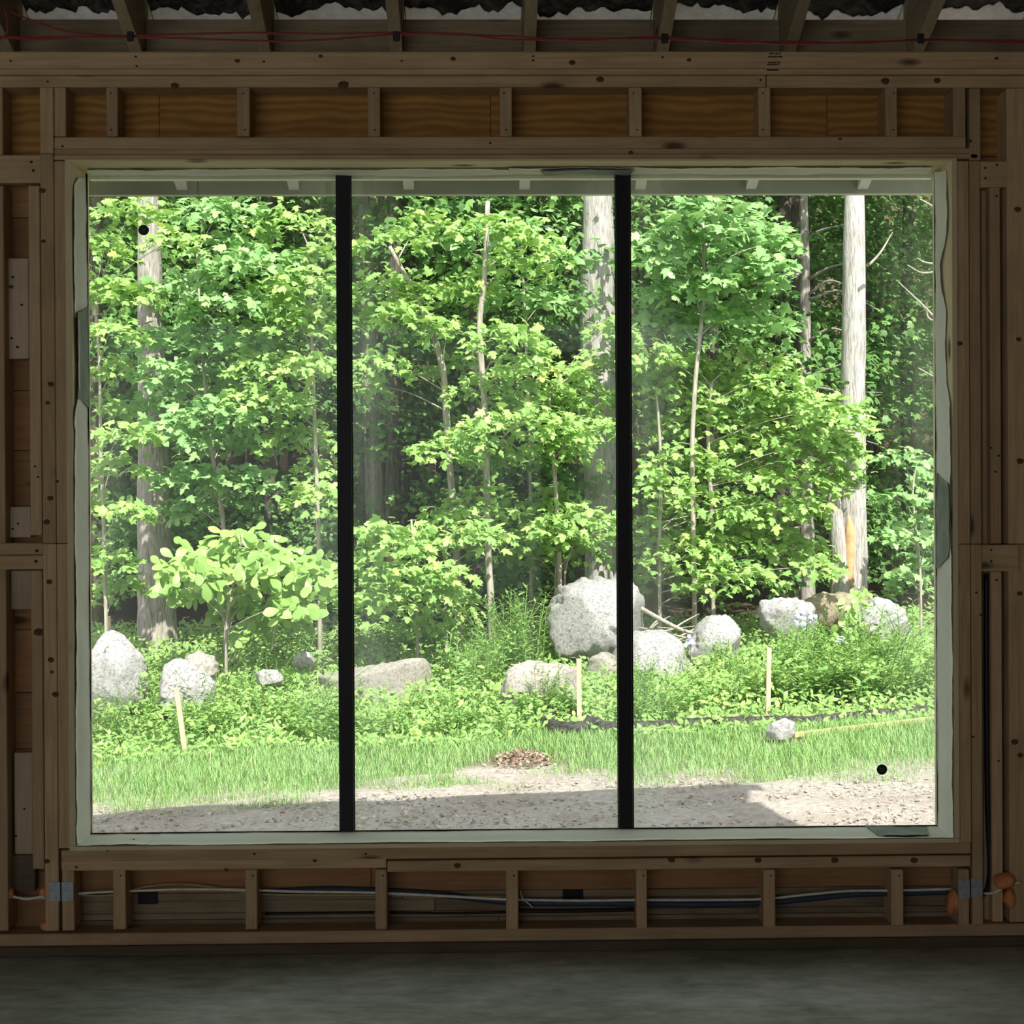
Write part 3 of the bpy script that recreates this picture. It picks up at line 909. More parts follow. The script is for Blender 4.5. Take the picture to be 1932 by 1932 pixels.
# head membrane, drooping
cols = [158, 230, 300, 380, 470, 560, 640, 720, 800, 870, 940, 1000]
sag = [.014, .012, .014, .016, .013, .010, .012, .018, .022, .022, .014, .004]
sheet('flashing_membrane', headS([(c_, .55, 0.002) for c_ in cols]), headS([(c_, .93, s_) for c_, s_ in zip(cols, sag)]), M['membrane'], (0, 0, -1), 110, 6, 0.003, parent=win, seed=8)
cols = [960, 1020, 1090, 1170, 1260, 1340, 1440, 1520, 1600, 1690, 1762]
sag = [.008, .010, .006, .010, .012, .014, .012, .016, .012, .014, .010]
sheet('flashing_membrane', headS([(c_, .45, 0.002) for c_ in cols]), headS([(c_, .92, s_) for c_, s_ in zip(cols, sag)]), M['membrane'], (0, 0, -1), 110, 6, 0.003, parent=win, seed=9)
sheet('grey_tape', headS([(1020, .5, .006), (1100, .45, .005), (1200, .5, .006)]), headS([(1030, .85, .012), (1100, .8, .010), (1190, .85, .012)]), M['tape'], (0, 0, -1), 30, 5, 0.003, parent=win, seed=10, lift=0.004)
# sill membrane: one long strip and a corner piece
s_ = sheet('flashing_membrane', sillS([(265, -.02), (600, .0), (1100, -.01), (1500, .01), (1800, -.02)]), sillS([(290, .97), (900, .98), (1800, .98)]), M['membrane'], (0, 0, 1), 120, 7, 0.002, parent=win, seed=11)
c_ = sheet('flashing_membrane', sillS([(139, -.05), (160, -.05), (200, .0), (286, .0)]), sillS([(139, .97), (200, .98), (302, .97)]), M['membrane'], (0, 0, 1), 24, 6, 0.003, parent=win, seed=12)
sheet('grey_tape', sillS([(1650, .12), (1700, .05), (1745, .1)]), sillS([(1648, .9), (1700, .95), (1765, .9)]), M['tape'], (0, 0, 1), 18, 6, 0.004, parent=win, seed=13, lift=0.003)
for a, b_, w_ in [(239, 1582, 2), (243, 1581, 2), (249, 1583, 5), (256, 1582, 4)]:
    q = P(a, b_, 0.045)
    add('pen_mark', *box_vf(q[0], q[0] + w_ * 0.0017, q[1], q[1] + 0.012, ZBi + 0.007, ZBi + 0.0085, 0), M['ink'], c_)

# ================================================================== wires and small things on the wall
def wire(name, L, r, mat, label, cat='cable', sides=6):
    pts = [P(a, b_, y) for a, b_, y in L]
    V, Fs = tube_vf(pts, [r, r], sides, 5 * len(pts))
    return tag(add(name, V, Fs, mat, None, None, True), label, cat)


def rafY(py):   # depth at which a rafter's underside shows at this row
    lo, hi = -1.0, 0.5
    for _ in range(40):
        y = 0.5 * (lo + hi)
        if P(966, py, y)[2] > z_raf - SL * y: lo = y
        else: hi = y
    return y


ry = rafY(70) - 0.012
wire('red_wire', [(-40, 66, ry), (60, 74, ry), (160, 70, ry), (248, 68, ry), (340, 65, ry), (470, 62, ry), (620, 64, ry), (748, 62, ry), (860, 66, ry), (966, 69, ry), (1100, 76, ry), (1255, 70, ry), (1380, 80, ry), (1500, 79, ry), (1620, 82, ry), (1737, 75, ry), (1850, 78, ry), (1980, 80, ry)], 0.0026, M['wire_red'], 'upper thin red wire stapled under the rafters')
wire('red_wire', [(-40, 72, ry - .004), (60, 70, ry - .004), (248, 70, ry - .004), (330, 72, ry - .004), (480, 77, ry - .004), (600, 76, ry - .004), (748, 65, ry - .004), (860, 64, ry - .004), (966, 75, ry - .004), (1100, 73, ry - .004), (1255, 74, ry - .004), (1400, 77, ry - .004), (1500, 83, ry - .004), (1737, 77, ry - .004), (1980, 77, ry - .004)], 0.0026, M['wire_red'], 'lower thin red wire crossing the upper one under the rafters')
wire('red_wire', [(8, 10, ry), (14, 40, ry), (14, 62, ry), (2, 72, ry), (-20, 76, ry)], 0.0026, M['wire_red'], 'short red wire hanging down at the upper left corner')
wire('red_wire', [(20, 22, ry), (70, 42, ry), (130, 60, ry), (190, 66, ry), (250, 69, ry)], 0.0024, M['wire_red'], 'red wire slanting from upper left corner to the first staple')
for i, a in enumerate([246, 748, 1254, 1737]):
    q = P(a, 69 if i < 2 else 73, ry - 0.008)
    st = thing('wire_staple', ['black wire clip on the rafter farthest left', 'black wire clip on the second rafter left of the middle one', 'black wire clip on the rafter above the right mullion', 'black wire clip on the rafter farthest right'][i], 'clip', tuple(q), 'wire clips under the rafters')
    add('crown', *box_vf(q[0] - 0.008, q[0] + 0.008, q[1] - 0.004, q[1] + 0.002, q[2] - 0.012, q[2] + 0.012, 0.003), M['wire_black'], st)
    add('prong', *box_vf(q[0] - 0.003, q[0] + 0.003, q[1] + 0.002, q[1] + 0.016, q[2] - 0.003, q[2] + 0.013, 0.001), M['wire_black'], st)
yw = 0.05
wire('white_cable', [(15, 1692, yw), (80, 1694, yw), (150, 1686, yw), (215, 1682, yw), (270, 1680, yw), (340, 1678, yw), (410, 1678, yw), (470, 1679, yw), (560, 1682, yw), (700, 1684, yw), (830, 1690, yw), (960, 1697, yw), (1100, 1699, yw), (1200, 1698, yw), (1330, 1698, yw), (1440, 1696, yw), (1520, 1688, yw), (1600, 1681, yw), (1690, 1680, yw), (1800, 1677, yw)], 0.0045, M['wire_white'], 'white cable running through the short studs below the window')
wire('tan_cable', [(150, 1690, yw + .01), (215, 1688, yw + .01), (270, 1674, yw + .01), (330, 1668, yw + .01), (390, 1672, yw + .01), (450, 1682, yw + .01), (520, 1688, yw + .01), (700, 1689, yw + .01), (960, 1692, yw + .01)], 0.003, M['wire_tan'], 'thin tan cable arching above the white cable at lower left')
wire('blue_cable', [(480, 1684, .075), (600, 1678, .075), (700, 1680, .075), (820, 1686, .075), (960, 1702, .07), (1100, 1704, .06), (1200, 1705, .06), (1330, 1706, .06), (1440, 1703, .06), (1530, 1695, .06), (1610, 1687, .06), (1700, 1685, .06), (1800, 1682, .06)], 0.010, M['wire_blue'], 'thick dark blue cable behind the white cable under the window')
wire('black_cable', [(965, 1718, .08), (1050, 1719, .078), (1200, 1716, .078)], 0.006, M['wire_black'], 'black cable on the lower boards under the middle pane')
wire('black_cable', [(500, 1724, .085), (600, 1723, .085), (705, 1722, .085)], 0.004, M['wire_black'], 'black cable on the lower boards under the left pane')
wire('black_cable', [(735, 1722, .085), (850, 1723, .085), (955, 1721, .085)], 0.004, M['wire_black'], 'black cable on the lower boards left of the middle stud')
wire('black_cable', [(1861, 1082, .035), (1861, 1200, .035), (1862, 1380, .035), (1863, 1480, .035), (1866, 1580, .035), (1868, 1640, .035), (1862, 1680, .045), (1845, 1692, .05)], 0.009, M['wire_black'], 'upright black cable right of the window, upper run painting the shaded gap')  # cable below; its upper run is drawn in as the gap's shade
wire('white_cable', [(1856, 1686, .03), (1875, 1684, .015), (1900, 1672, .0), (1925, 1664, -.01)], 0.004, M['wire_white'], 'short white cable end held by orange foam at lower right')
wire('white_cable', [(20, 1690, .03), (50, 1696, .02), (85, 1690, .03)], 0.004, M['wire_white'], 'short white cable end between orange foam blobs at lower left')
wire('white_cable', [(982, 1680, .04), (986, 1694, .035), (1005, 1712, .04)], 0.002, M['wire_white'], 'thin loose white wire tail beside the middle short stud')


def blob(name, px0, py0, px1, py1, Y, mat, label, cat, seed, depth=None):
    rg = np.random.default_rng(seed)
    c = P((px0 + px1) / 2, (py0 + py1) / 2, Y)
    s = px_size(Y)
    a, b_ = (px1 - px0) * s / 2, (py1 - py0) * s / 2
    d = depth or (a + b_) / 2
    bm = bmesh.new(); bmesh.ops.create_icosphere(bm, subdivisions=3, radius=1)
    dirs = rg.normal(size=(7, 3)); ph = rg.random(7) * 6.28
    V = []
    for v in bm.verts:
        q = np.array(v.co[:])
        n = 1 + 0.13 * sum(math.sin(3.0 * float(q @ dirs[k]) + ph[k]) for k in range(7)) / 2.2
        V.append(c + q * n * np.array([a, d, b_]))
    Fs = [[v.index for v in f.verts] for f in bm.faces]
    bm.free()
    return tag(add(name, V, Fs, mat, None, None, True), label, cat)


for i, (a, b_, c, d, Y, lab) in enumerate([
        (-2, 1674, 27, 1697, 0.03, 'orange foam blob around cable at far lower left'),
        (75, 1672, 90, 1693, 0.03, 'small orange foam blob left of the steel plates'),
        (75, 1738, 95, 1756, 0.03, 'orange foam blob on the bottom plate at left'),
        (4, 1617, 20, 1630, 0.045, 'tiny orange foam blob above the dark box at left'),
        (1785, 1676, 1808, 1729, 0.03, 'tall orange foam blob beside the right steel plates'),
        (1878, 1646, 1916, 1678, 0.0, 'orange foam blob capping cable hole at lower right'),
        (1893, 1672, 1915, 1714, 0.0, 'drooping orange foam strip at lower right edge')]):
    blob('foam_blob', a, b_, c, d, Y, M['foam'], lab, 'foam', 40 + i)['group'] = 'orange foam blobs at the cable holes'
blob('pebble_on_plate', 1466, 1743, 1476, 1748, 0.04, M['granite'], 'small pale chip lying on the bottom plate', 'chip', 60)

# ================================================================== outside
# ground as one height field
gx = np.linspace(-16, 16, 90); gy = np.r_[np.linspace(0.102, 12, 80), np.linspace(12.4, 44, 40)]
XX, YY = np.meshgrid(gx, gy)
ZZ = ground_z(XX, YY) + 0.012 * RNG.normal(size=XX.shape) * (YY < 12)
Vg = np.stack([XX, YY, ZZ], -1).reshape(-1, 3)
nx = len(gx)
ii = np.arange(len(gy) - 1)[:, None] * nx + np.arange(nx - 1)[None, :]
Fg = np.stack([ii, ii + 1, ii + nx + 1, ii + nx], -1).reshape(-1, 4)
gr = add('ground', Vg, Fg, M['ground'], None, (0, 0, 0), True)
tag(gr, 'gravel yard running into grass and forest floor outside the window', 'ground', kind='structure')


# ---------------------------------------------------------------- instancing shapes into one mesh with numpy
def frames(n_, t_):
    """rotation matrices with z along n_ and y along t_ (made square to n_)"""
    n_ = n_ / (np.linalg.norm(n_, axis=1)[:, None] + 1e-9)
    t_ = t_ - n_ * (n_ * t_).sum(1)[:, None]
    t_ = t_ / (np.linalg.norm(t_, axis=1)[:, None] + 1e-9)
    x_ = np.cross(t_, n_)
    return np.stack([x_, t_, n_], -1)


def scatter(V0, F0, R, s, T):
    k, n = len(T), len(V0)
    V = np.einsum('kij,nj->kni', R, V0) * np.asarray(s)[:, None, None] + T[:, None, :]
    F = F0[None] + (np.arange(k) * n)[:, None, None]
    return V.reshape(-1, 3), F.reshape(-1, F0.shape[1])


def fan(outline, centre, droop):
    P2 = np.array(outline, float)
    V = np.vstack([[centre], P2])
    z = -droop * ((V[:, 0] * 1.3) ** 2 + (V[:, 1] - 0.35) ** 2)
    V = np.column_stack([V, z])
    n = len(P2)
    F = np.array([[0, 1 + k, 1 + (k + 1) % n] for k in range(n)])
    return V, F


half = [(0.06, 0.0), (0.36, 0.04), (0.27, 0.22), (0.55, 0.50), (0.36, 0.49), (0.19, 0.53), (0.22, 0.76)]
MAPLE = fan([(-a, b_) for a, b_ in half] + [(0, 1.0)] + [(a, b_) for a, b_ in half[::-1]], (0, 0.32), 0.28)
ovh = [(0.02, 0.0), (0.14, 0.22), (0.27, 0.5), (0.27, 0.72), (0.15, 0.91)]
OVAL = fan([(-a, b_) for a, b_ in ovh] + [(0, 1.0)] + [(a, b_) for a, b_ in ovh[::-1]], (0, 0.5), 0.3)
ROUGH = fan([(0, 0), (-0.36, 0.1), (-0.5, 0.52), (-0.2, 0.6), (0, 1.0), (0.2, 0.6), (0.5, 0.52), (0.36, 0.1)], (0, 0.4), 0.3)
LANCE = (np.array([(0, 0, 0), (-0.11, 0.4, 0.02), (0, 0.42, -0.01), (0.11, 0.4, 0.02), (0, 1.0, -0.18)]), np.array([[0, 2, 1], [0, 3, 2], [1, 2, 4], [2, 3, 4]]))
BROAD = fan([(0, 0), (-0.25, 0.2), (-0.3, 0.5), (0, 1.0), (0.3, 0.5), (0.25, 0.2)], (0, 0.45), 0.35)


def leaf_set(n, centre, rad, rg, tilt=(0.0, -0.55, 0.8), spread=0.45, size=(0.085, 0.125), mode='spray'):
    """places, turns and sizes of the leaves of one spray"""
    if mode == 'spray':
        r = np.sqrt(rg.random(n)); th = rg.random(n) * 2 * math.pi
        u = np.stack([r * np.cos(th), r * np.sin(th)], 1)
        z = 0.7 - 1.3 * r ** 2 + rg.normal(size=n) * 0.33
        T = np.stack([u[:, 0] * rad[0], u[:, 1] * rad[1], z * rad[2]], 1)
    else:
        q = rg.normal(size=(n, 3)); q /= np.linalg.norm(q, axis=1)[:, None]
        T = q * (rg.random(n) ** 0.45)[:, None] * np.array(rad)
    nn = np.array(tilt) + rg.normal(size=(n, 3)) * spread
    nn[:, 2] = np.abs(nn[:, 2]) + 0.05
    tt = np.stack([T[:, 0] / rad[0], T[:, 1] / rad[1] - 0.25, -0.35 + 0 * T[:, 0]], 1) + rg.normal(size=(n, 3)) * 0.45
    return T + np.asarray(centre), frames(nn, tt), rg.uniform(size[0], size[1], n)


LEAF_MESH = {}


def leaf_objects(parent, T, R, s, tmpl, mat, name='leaf'):
    key = (id(tmpl[0]), mat.name)
    if key not in LEAF_MESH:
        LEAF_MESH[key] = new_mesh(name, tmpl[0], tmpl[1], mat)
    me = LEAF_MESH[key]
    base = np.array(parent.location[:])
    for k in range(len(T)):
        o = bpy.data.objects.new(name, me)
        COL.objects.link(o)
        mm = Matrix.Identity(4)
        for i in range(3):
            for j in range(3): mm[i][j] = float(R[k, i, j] * s[k])
            mm[i][3] = float(T[k, i] - base[i])
        o.parent = parent
        o.matrix_local = mm


def make_tree(name, label, group, trunk_px, Y, r0, r1, sprays, mat_leaf, tmpl=MAPLE, bark='bark_sapling', size=(0.08, 0.12), n_obj=110, dens=1.0, seed=1, cat='tree', dY=0.55, rough=0.05, sides=10, more_stems=(), n_branch=99, tilt=(0.1, -0.36, 0.88)):
    rg = np.random.default_rng(seed)
    pts = [P(a, b_, Y + (c[0] if c else 0)) for a, b_, *c in trunk_px]
    base = pts[0].copy()
    gz = float(ground_z(base[0], base[1]))
    if base[2] > gz: pts[0] = np.array([base[0], base[1], gz - 0.05])
    base = np.array([pts[0][0], pts[0][1], gz])
    t = thing(name, label, cat, tuple(base), group)
    tr = tube('trunk', pts, [r0, 0.75 * r0 + 0.25 * r1, r1], M[bark], t, sides, max(10, 5 * len(pts)), rough, seed)
    for st in more_stems:
        q = [P(a, b_, Y + 0.05) for a, b_ in st]
        tube('stem', q, [0.6 * r0, 0.35 * r0], M[bark], t, 7, 10, rough, seed + 5)
    C = catmull(pts, 40)
    Ts, Rs, Ss = [], [], []
    ps = px_size(Y)
    for si, (cx, cy, rx, ry_) in enumerate(sprays):
        Ys = Y + rg.uniform(-dY, dY)
        c = P(cx, cy, Ys)
        n = max(6, int(dens * rx * ry_ * 0.052))
        T, R, S = leaf_set(n, c, (rx * px_size(Ys), min(0.75 * rx * px_size(Ys), 0.6), ry_ * px_size(Ys)), rg, tilt=tilt, size=size)
        Ts.append(T); Rs.append(R); Ss.append(S)
        if si < n_branch:
            below = C[C[:, 2] < c[2] + 0.05]
            j = below[np.argmin(np.linalg.norm(below - (c - np.array([0, 0, 0.25])), axis=1))] if len(below) else C[len(C) // 2]
            if np.linalg.norm(j - c) < 2.2:
                mid = 0.5 * (j + c) + np.array([0, 0, 0.06])
                tube('branch', [j, mid, c + np.array([0, 0, 0.2 * ry_ * ps])], [0.30 * r1 + 0.004, 0.004, 0.0025], M[bark], t, 5, 7)
    if Ts:
        T = np.vstack(Ts); R = np.vstack(Rs); S = np.concatenate(Ss)
        order = np.argsort(T[:, 1] - 3.0 * S)
        big, rest = order[:n_obj], order[n_obj:]
        leaf_objects(t, T[big], R[big], S[big], tmpl, mat_leaf)
        if len(rest):
            V, F = scatter(tmpl[0], tmpl[1], R[rest], S[rest], T[rest])
            fo = add('foliage', V, F, mat_leaf, t, base)
            fo['kind'] = 'stuff'
    return t


# ---------------------------------------------------------------- big trunks
def big_tree(name, label, trunk_px, Y, wpx0, wpx1, bark, seed, crown=None, sides=20, rough=0.035, group='tall trees at the forest edge', flare=1.25):
    pts = [P(a, b_, Y) for a, b_ in trunk_px]
    gz = float(ground_z(pts[0][0], pts[0][1]))
    pts[0] = np.array([pts[0][0], pts[0][1], gz - 0.1])
    top = pts[-1] + (pts[-1] - pts[-2]) / np.linalg.norm(pts[-1] - pts[-2]) * 4.5
    pts.append(top)
    s = px_size(Y)
    t = thing(name, label, 'tree', (pts[0][0], pts[0][1], gz), group)
    n_ = 46
    V, Fs = tube_vf(pts, [wpx0 * s / 2 * flare, wpx0 * s / 2, wpx1 * s / 2, wpx1 * s / 2 * 0.9, 0.3 * wpx1 * s / 2], sides, n_, rough, seed)
    add('trunk', V, Fs, M[bark], t, (pts[0][0], pts[0][1], gz), True)
    if crown:
        rg = np.random.default_rng(seed)
        Ts, Rs, Ss = [], [], []
        for (dx, dy, z, rx, rz, n) in crown:
            T, R, S = leaf_set(n, (pts[0][0] + dx, Y + dy, z), (rx, rx * 0.8, rz), rg, tilt=(0, -0.3, 0.9), spread=0.5, size=(0.11, 0.16), mode='ball')
            Ts.append(T); Rs.append(R); Ss.append(S)
            j = pts[-1]
            tube('limb', [np.array([pts[-2][0], Y, z - 0.9]), np.array([pts[0][0] + dx, Y + dy, z])], [0.05, 0.015], M[bark], t, 6, 6)
        V, F = scatter(ROUGH[0], ROUGH[1], np.vstack(Rs), np.concatenate(Ss), np.vstack(Ts))
        fo = add('crown_foliage', V, F, M['maple'], t, (pts[0][0], pts[0][1], gz))
        fo['kind'] = 'stuff'
    return t


big_tree('maple_tree', 'large dappled grey trunk rising behind the left boulders', [(300, 1246), (292, 1050), (288, 800), (284, 600), (280, 400)], 9.6, 62, 50, 'bark_grey', 3,
         [(-1.5, 0.6, 6.4, 1.6, 0.9, 900), (0.9, 0.9, 7.2, 1.7, 1.0, 1000), (-0.4, 1.6, 8.4, 1.8, 1.0, 900)])
big_tree('maple_tree', 'thick pale trunk standing behind the biggest boulder', [(1142, 1200), (1138, 1000), (1132, 800), (1128, 600), (1128, 360)], 10.2, 66, 68, 'bark_pale', 5,
         [(-1.4, 0.8, 6.8, 1.6, 0.9, 900), (1.2, 1.0, 7.2, 1.7, 1.0, 1000), (0.0, 1.9, 8.6, 1.8, 1.0, 900)])
tr = big_tree('oak_tree', 'bright pale trunk with stripped orange wood near its foot', [(1607, 1180), (1607, 1000), (1608, 800), (1611, 600), (1612, 360)], 9.9, 54, 46, 'bark_pale', 8,
              [(1.4, 1.0, 6.6, 1.6, 0.9, 900), (-0.8, 1.2, 7.4, 1.7, 1.0, 1000), (0.7, 1.9, 8.4, 1.8, 1.0, 900)], flare=1.15)
# its second, broken stem and the stripped patch
s9 = px_size(9.8)
tube('stem', [P(1588, 1180, 9.8), P(1584, 1060, 9.8), P(1574, 950, 9.8), P(1566, 920, 9.8)], [24 * s9, 17 * s9, 13 * s9, 7 * s9], M['bark_pale'], tr, 12, 16, 0.06, 9)
pc = [P(1602, 970, 9.79), P(1604, 1005, 9.77), P(1603, 1050, 9.765), P(1600, 1112, 9.76)]
tube('stripped_patch', pc, [4 * s9, 9 * s9, 9.5 * s9, 7 * s9], M['bare_wood'], tr, 10, 12, 0.05, 4)
big_tree('maple_tree', 'dim brown trunk just right of the left mullion', [(712, 1230), (708, 1000), (702, 800), (695, 600), (688, 400)], 12.5, 34, 30, 'bark_grey', 11, group='tall trees deeper in the forest')
big_tree('pine_tree', 'broad dark shaded trunk left of the bare-branched trunk', [(1470, 1130), (1468, 900), (1472, 700), (1480, 500), (1485, 370)], 13.6, 56, 46, 'bark_dark', 12, group='tall trees deeper in the forest')
bt = big_tree('pine_tree', 'slim brown trunk with dead bare branches right of the dark trunk', [(1524, 1100), (1522, 900), (1520, 700), (1518, 500), (1516, 370)], 12.4, 24, 20, 'bark_grey', 13, group='tall trees deeper in the forest')
rg = np.random.default_rng(77)
for k in range(26):
    y0 = 440 + k * 22 + rg.uniform(-8, 8)
    sd = 1 if rg.random() < 0.6 else -1
    L = rg.uniform(50, 150)
    tube('dead_branch', [P(1520 + 8 * sd, y0, 12.35), P(1520 + sd * L * 0.5, y0 + rg.uniform(-25, 12), 12.1), P(1520 + sd * L, y0 + rg.uniform(-45, 30), 11.9)], [0.022, 0.014, 0.004], M['bark_grey'], bt, 5, 8)
big_tree('maple_tree', 'slim dark trunk in the left pane with mossy bark', [(512, 1220), (512, 1000), (510, 800), (506, 620), (502, 450)], 12.8, 26, 20, 'bark_dark', 14, group='tall trees deeper in the forest')
big_tree('maple_tree', 'slim dark trunk close to the right edge of the window', [(1792, 1150), (1790, 900), (1786, 700), (1784, 400)], 12.0, 30, 24, 'bark_dark', 15, group='tall trees deeper in the forest')
big_tree('maple_tree', 'thin shaded trunk behind the right mullion sapling', [(1196, 1150), (1197, 900), (1199, 700), (1202, 400)], 12.2, 24, 20, 'bark_dark', 16, group='tall trees deeper in the forest')

# ---------------------------------------------------------------- understory saplings with layered leaf sprays
SAP = 'understory saplings in front of the forest'
make_tree('maple_sapling', 'curving pale sapling leaning left in the middle pane', SAP,
          [(866, 1180), (862, 1060), (852, 920), (843, 800), (836, 700), (812, 620), (775, 540), (735, 465)], 8.9, 0.037, 0.018,
          [(800, 425, 62, 34), (738, 455, 72, 24), (720, 540, 80, 34), (720, 600, 62, 26), (712, 690, 62, 30), (820, 555, 80, 28), (848, 625, 52, 24), (700, 730, 40, 24), (770, 595, 60, 24), (800, 700, 40, 16)], M['maple'], seed=21,
          more_stems=[[(838, 705), (826, 650), (800, 600), (742, 580)]])
make_tree('maple_sapling', 'slender straight sapling rising through the middle pane', SAP,
          [(930, 1240), (926, 1130), (922, 1060), (918, 900), (914, 760), (905, 620), (916, 500), (920, 380)], 8.6, 0.034, 0.022,
          [(925, 425, 70, 28), (1010, 465, 66, 36), (965, 505, 80, 26), (890, 540, 56, 26), (955, 640, 84, 36), (1015, 690, 96, 34), (960, 730, 124, 34), (1040, 770, 110, 40), (990, 800, 130, 36), (890, 835, 80, 30), (868, 690, 46, 22), (835, 850, 66, 26)], M['maple'], seed=22, n_obj=150)
make_tree('maple_sapling', 'low leaf tiers around the slender sapling foot', SAP,
          [(842, 1180), (840, 1060), (838, 980)], 8.4, 0.016, 0.010,
          [(922, 922, 46, 16), (890, 955, 60, 24), (968, 962, 36, 18), (845, 985, 66, 28), (900, 1008, 70, 26), (960, 1020, 80, 30), (920, 870, 44, 16), (820, 1010, 50, 20)], M['maple'], seed=23, n_obj=80)
make_tree('maple_sapling', 'multi-stemmed sapling before the thick pale trunk', SAP,
          [(1056, 1170), (1056, 1090), (1050, 950), (1042, 830), (1036, 740)], 8.8, 0.024, 0.012,
          [(1060, 850, 76, 30), (1048, 955, 62, 40), (1092, 985, 96, 34), (1040, 1015, 76, 34), (1130, 1010, 60, 30), (1140, 690, 70, 34), (1100, 740, 66, 28), (1110, 810, 70, 30), (1150, 620, 50, 22), (1000, 1050, 50, 20), (1090, 1040, 60, 24)], M['maple'], seed=24,
          more_stems=[[(1046, 1165), (1050, 1060), (1052, 1000)], [(1070, 1160), (1066, 1080), (1085, 1020)]])
make_tree('maple_sapling', 'bushy bright young maple right of the left mullion', SAP,
          [(788, 1240), (786, 1150), (782, 1060), (776, 980)], 7.9, 0.016, 0.008,
          [(740, 1040, 84, 34), (690, 1085, 62, 34), (775, 1090, 86, 34), (846, 1085, 52, 26), (862, 1140, 52, 26), (735, 1135, 76, 30), (800, 1175, 66, 26), (684, 1140, 44, 26), (720, 1000, 52, 20), (800, 1030, 52, 22), (830, 1110, 50, 26), (760, 1010, 60, 24)], M['maple'], seed=25, size=(0.075, 0.11), n_obj=130)
make_tree('maple_sapling', 'leafy young maple at the left edge of the window', SAP,
          [(202, 1190), (196, 1000), (190, 850), (188, 700), (180, 560)], 8.3, 0.018, 0.010,
          [(250, 398, 84, 26), (200, 465, 56, 28), (240, 555, 72, 28), (212, 625, 62, 24), (222, 700, 62, 28), (196, 770, 46, 24), (240, 820, 60, 24), (215, 880, 62, 26), (240, 965, 52, 20), (208, 1058, 56, 26), (228, 1105, 46, 26), (180, 940, 30, 24), (330, 455, 60, 22), (190, 540, 40, 24)], M['maple'], seed=26, n_obj=130)
make_tree('maple_sapling', 'spreading young maple in front of the dappled trunk', SAP,
          [(424, 1230), (428, 1120), (420, 980), (404, 880), (392, 780), (380, 640), (372, 480)], 8.8, 0.022, 0.010,
          [(420, 400, 100, 30), (480, 500, 104, 34), (430, 570, 84, 30), (330, 640, 90, 30), (450, 650, 100, 34), (380, 720, 86, 30), (300, 765, 62, 24), (320, 815, 80, 28), (430, 830, 92, 34), (360, 900, 76, 26), (470, 905, 62, 26), (330, 540, 70, 24), (430, 470, 70, 26), (300, 700, 50, 24), (400, 780, 80, 30), (350, 960, 60, 22)], M['maple_b'], seed=27, n_obj=150, size=(0.095, 0.14))
make_tree('maple_sapling', 'dense young maple just left of the left mullion', SAP,
          [(604, 1230), (602, 1060), (596, 860), (588, 640), (580, 460)], 8.5, 0.022, 0.010,
          [(550, 420, 84, 32), (585, 540, 76, 36), (560, 610, 96, 36), (510, 560, 70, 28), (590, 690, 60, 26), (500, 755, 96, 36), (560, 825, 76, 34), (592, 935, 54, 32), (600, 480, 46, 24), (480, 690, 60, 26), (620, 620, 40, 30), (540, 690, 70, 26), (600, 880, 44, 22), (620, 1080, 40, 30)], M['maple'], seed=28, n_obj=150)
make_tree('maple_sapling', 'tall sapling with lobed leaves at the top of the right pane', SAP,
          [(1312, 1180), (1308, 1000), (1306, 850), (1312, 720), (1324, 600), (1328, 520), (1326, 420)], 8.7, 0.024, 0.014,
          [(1335, 400, 84, 38), (1280, 455, 92, 36), (1420, 440, 76, 36), (1395, 525, 88, 26), (1300, 545, 86, 30), (1235, 480, 46, 34), (1385, 600, 106, 30), (1440, 500, 50, 26), (1250, 600, 46, 34), (1360, 450, 80, 34), (1310, 500, 80, 26), (1470, 460, 30, 24)], M['maple_b'], seed=29, n_obj=180, size=(0.11, 0.16))
make_tree('maple_sapling', 'broad bright maple crown reaching across to the pale trunk', SAP,
          [(1346, 1200), (1345, 1080), (1342, 950), (1336, 820), (1344, 720)], 8.9, 0.022, 0.014,
          [(1230, 670, 56, 28), (1310, 715, 92, 32), (1420, 680, 84, 26), (1250, 735, 80, 28), (1400, 745, 104, 34), (1500, 775, 100, 36), (1570, 775, 66, 30), (1330, 795, 104, 34), (1450, 830, 104, 36), (1590, 850, 46, 38), (1618, 805, 44, 22), (1545, 840, 70, 36), (1240, 700, 50, 26), (1470, 720, 60, 24), (1280, 680, 60, 24), (1600, 900, 34, 26)], M['maple'], seed=30, n_obj=220, dens=1.15)
make_tree('maple_sapling', 'lower maple tiers spreading above the right pane boulders', SAP,
          [(1246, 1190), (1244, 1040), (1247, 900), (1243, 800), (1238, 740)], 8.8, 0.018, 0.010,
          [(1240, 820, 50, 26), (1290, 870, 84, 30), (1400, 885, 104, 34), (1500, 900, 84, 30), (1570, 910, 40, 20), (1250, 915, 54, 28), (1330, 950, 104, 30), (1450, 960, 112, 30), (1525, 950, 44, 18), (1400, 1020, 112, 34), (1290, 1050, 84, 34), (1500, 1040, 84, 30), (1230, 1000, 50, 34), (1380, 1090, 104, 34), (1240, 1080, 46, 34), (1545, 1070, 46, 14), (1330, 1010, 80, 30), (1450, 1000, 60, 24)], M['maple'], seed=31, n_obj=220)
make_tree('maple_sapling', 'small maple with flat leaf tiers at the right edge', SAP,
          [(1738, 1180), (1736, 1080), (1728, 1000), (1722, 930), (1730, 870)], 8.9, 0.014, 0.007,
          [(1700, 868, 54, 24), (1760, 900, 40, 24), (1690, 940, 52, 18), (1742, 985, 46, 14), (1712, 1012, 64, 18), (1752, 1060, 44, 20), (1722, 1100, 44, 30), (1775, 940, 30, 20), (1690, 1080, 36, 12), (1765, 1010, 30, 14)], M['maple_b'], seed=32, n_obj=110)
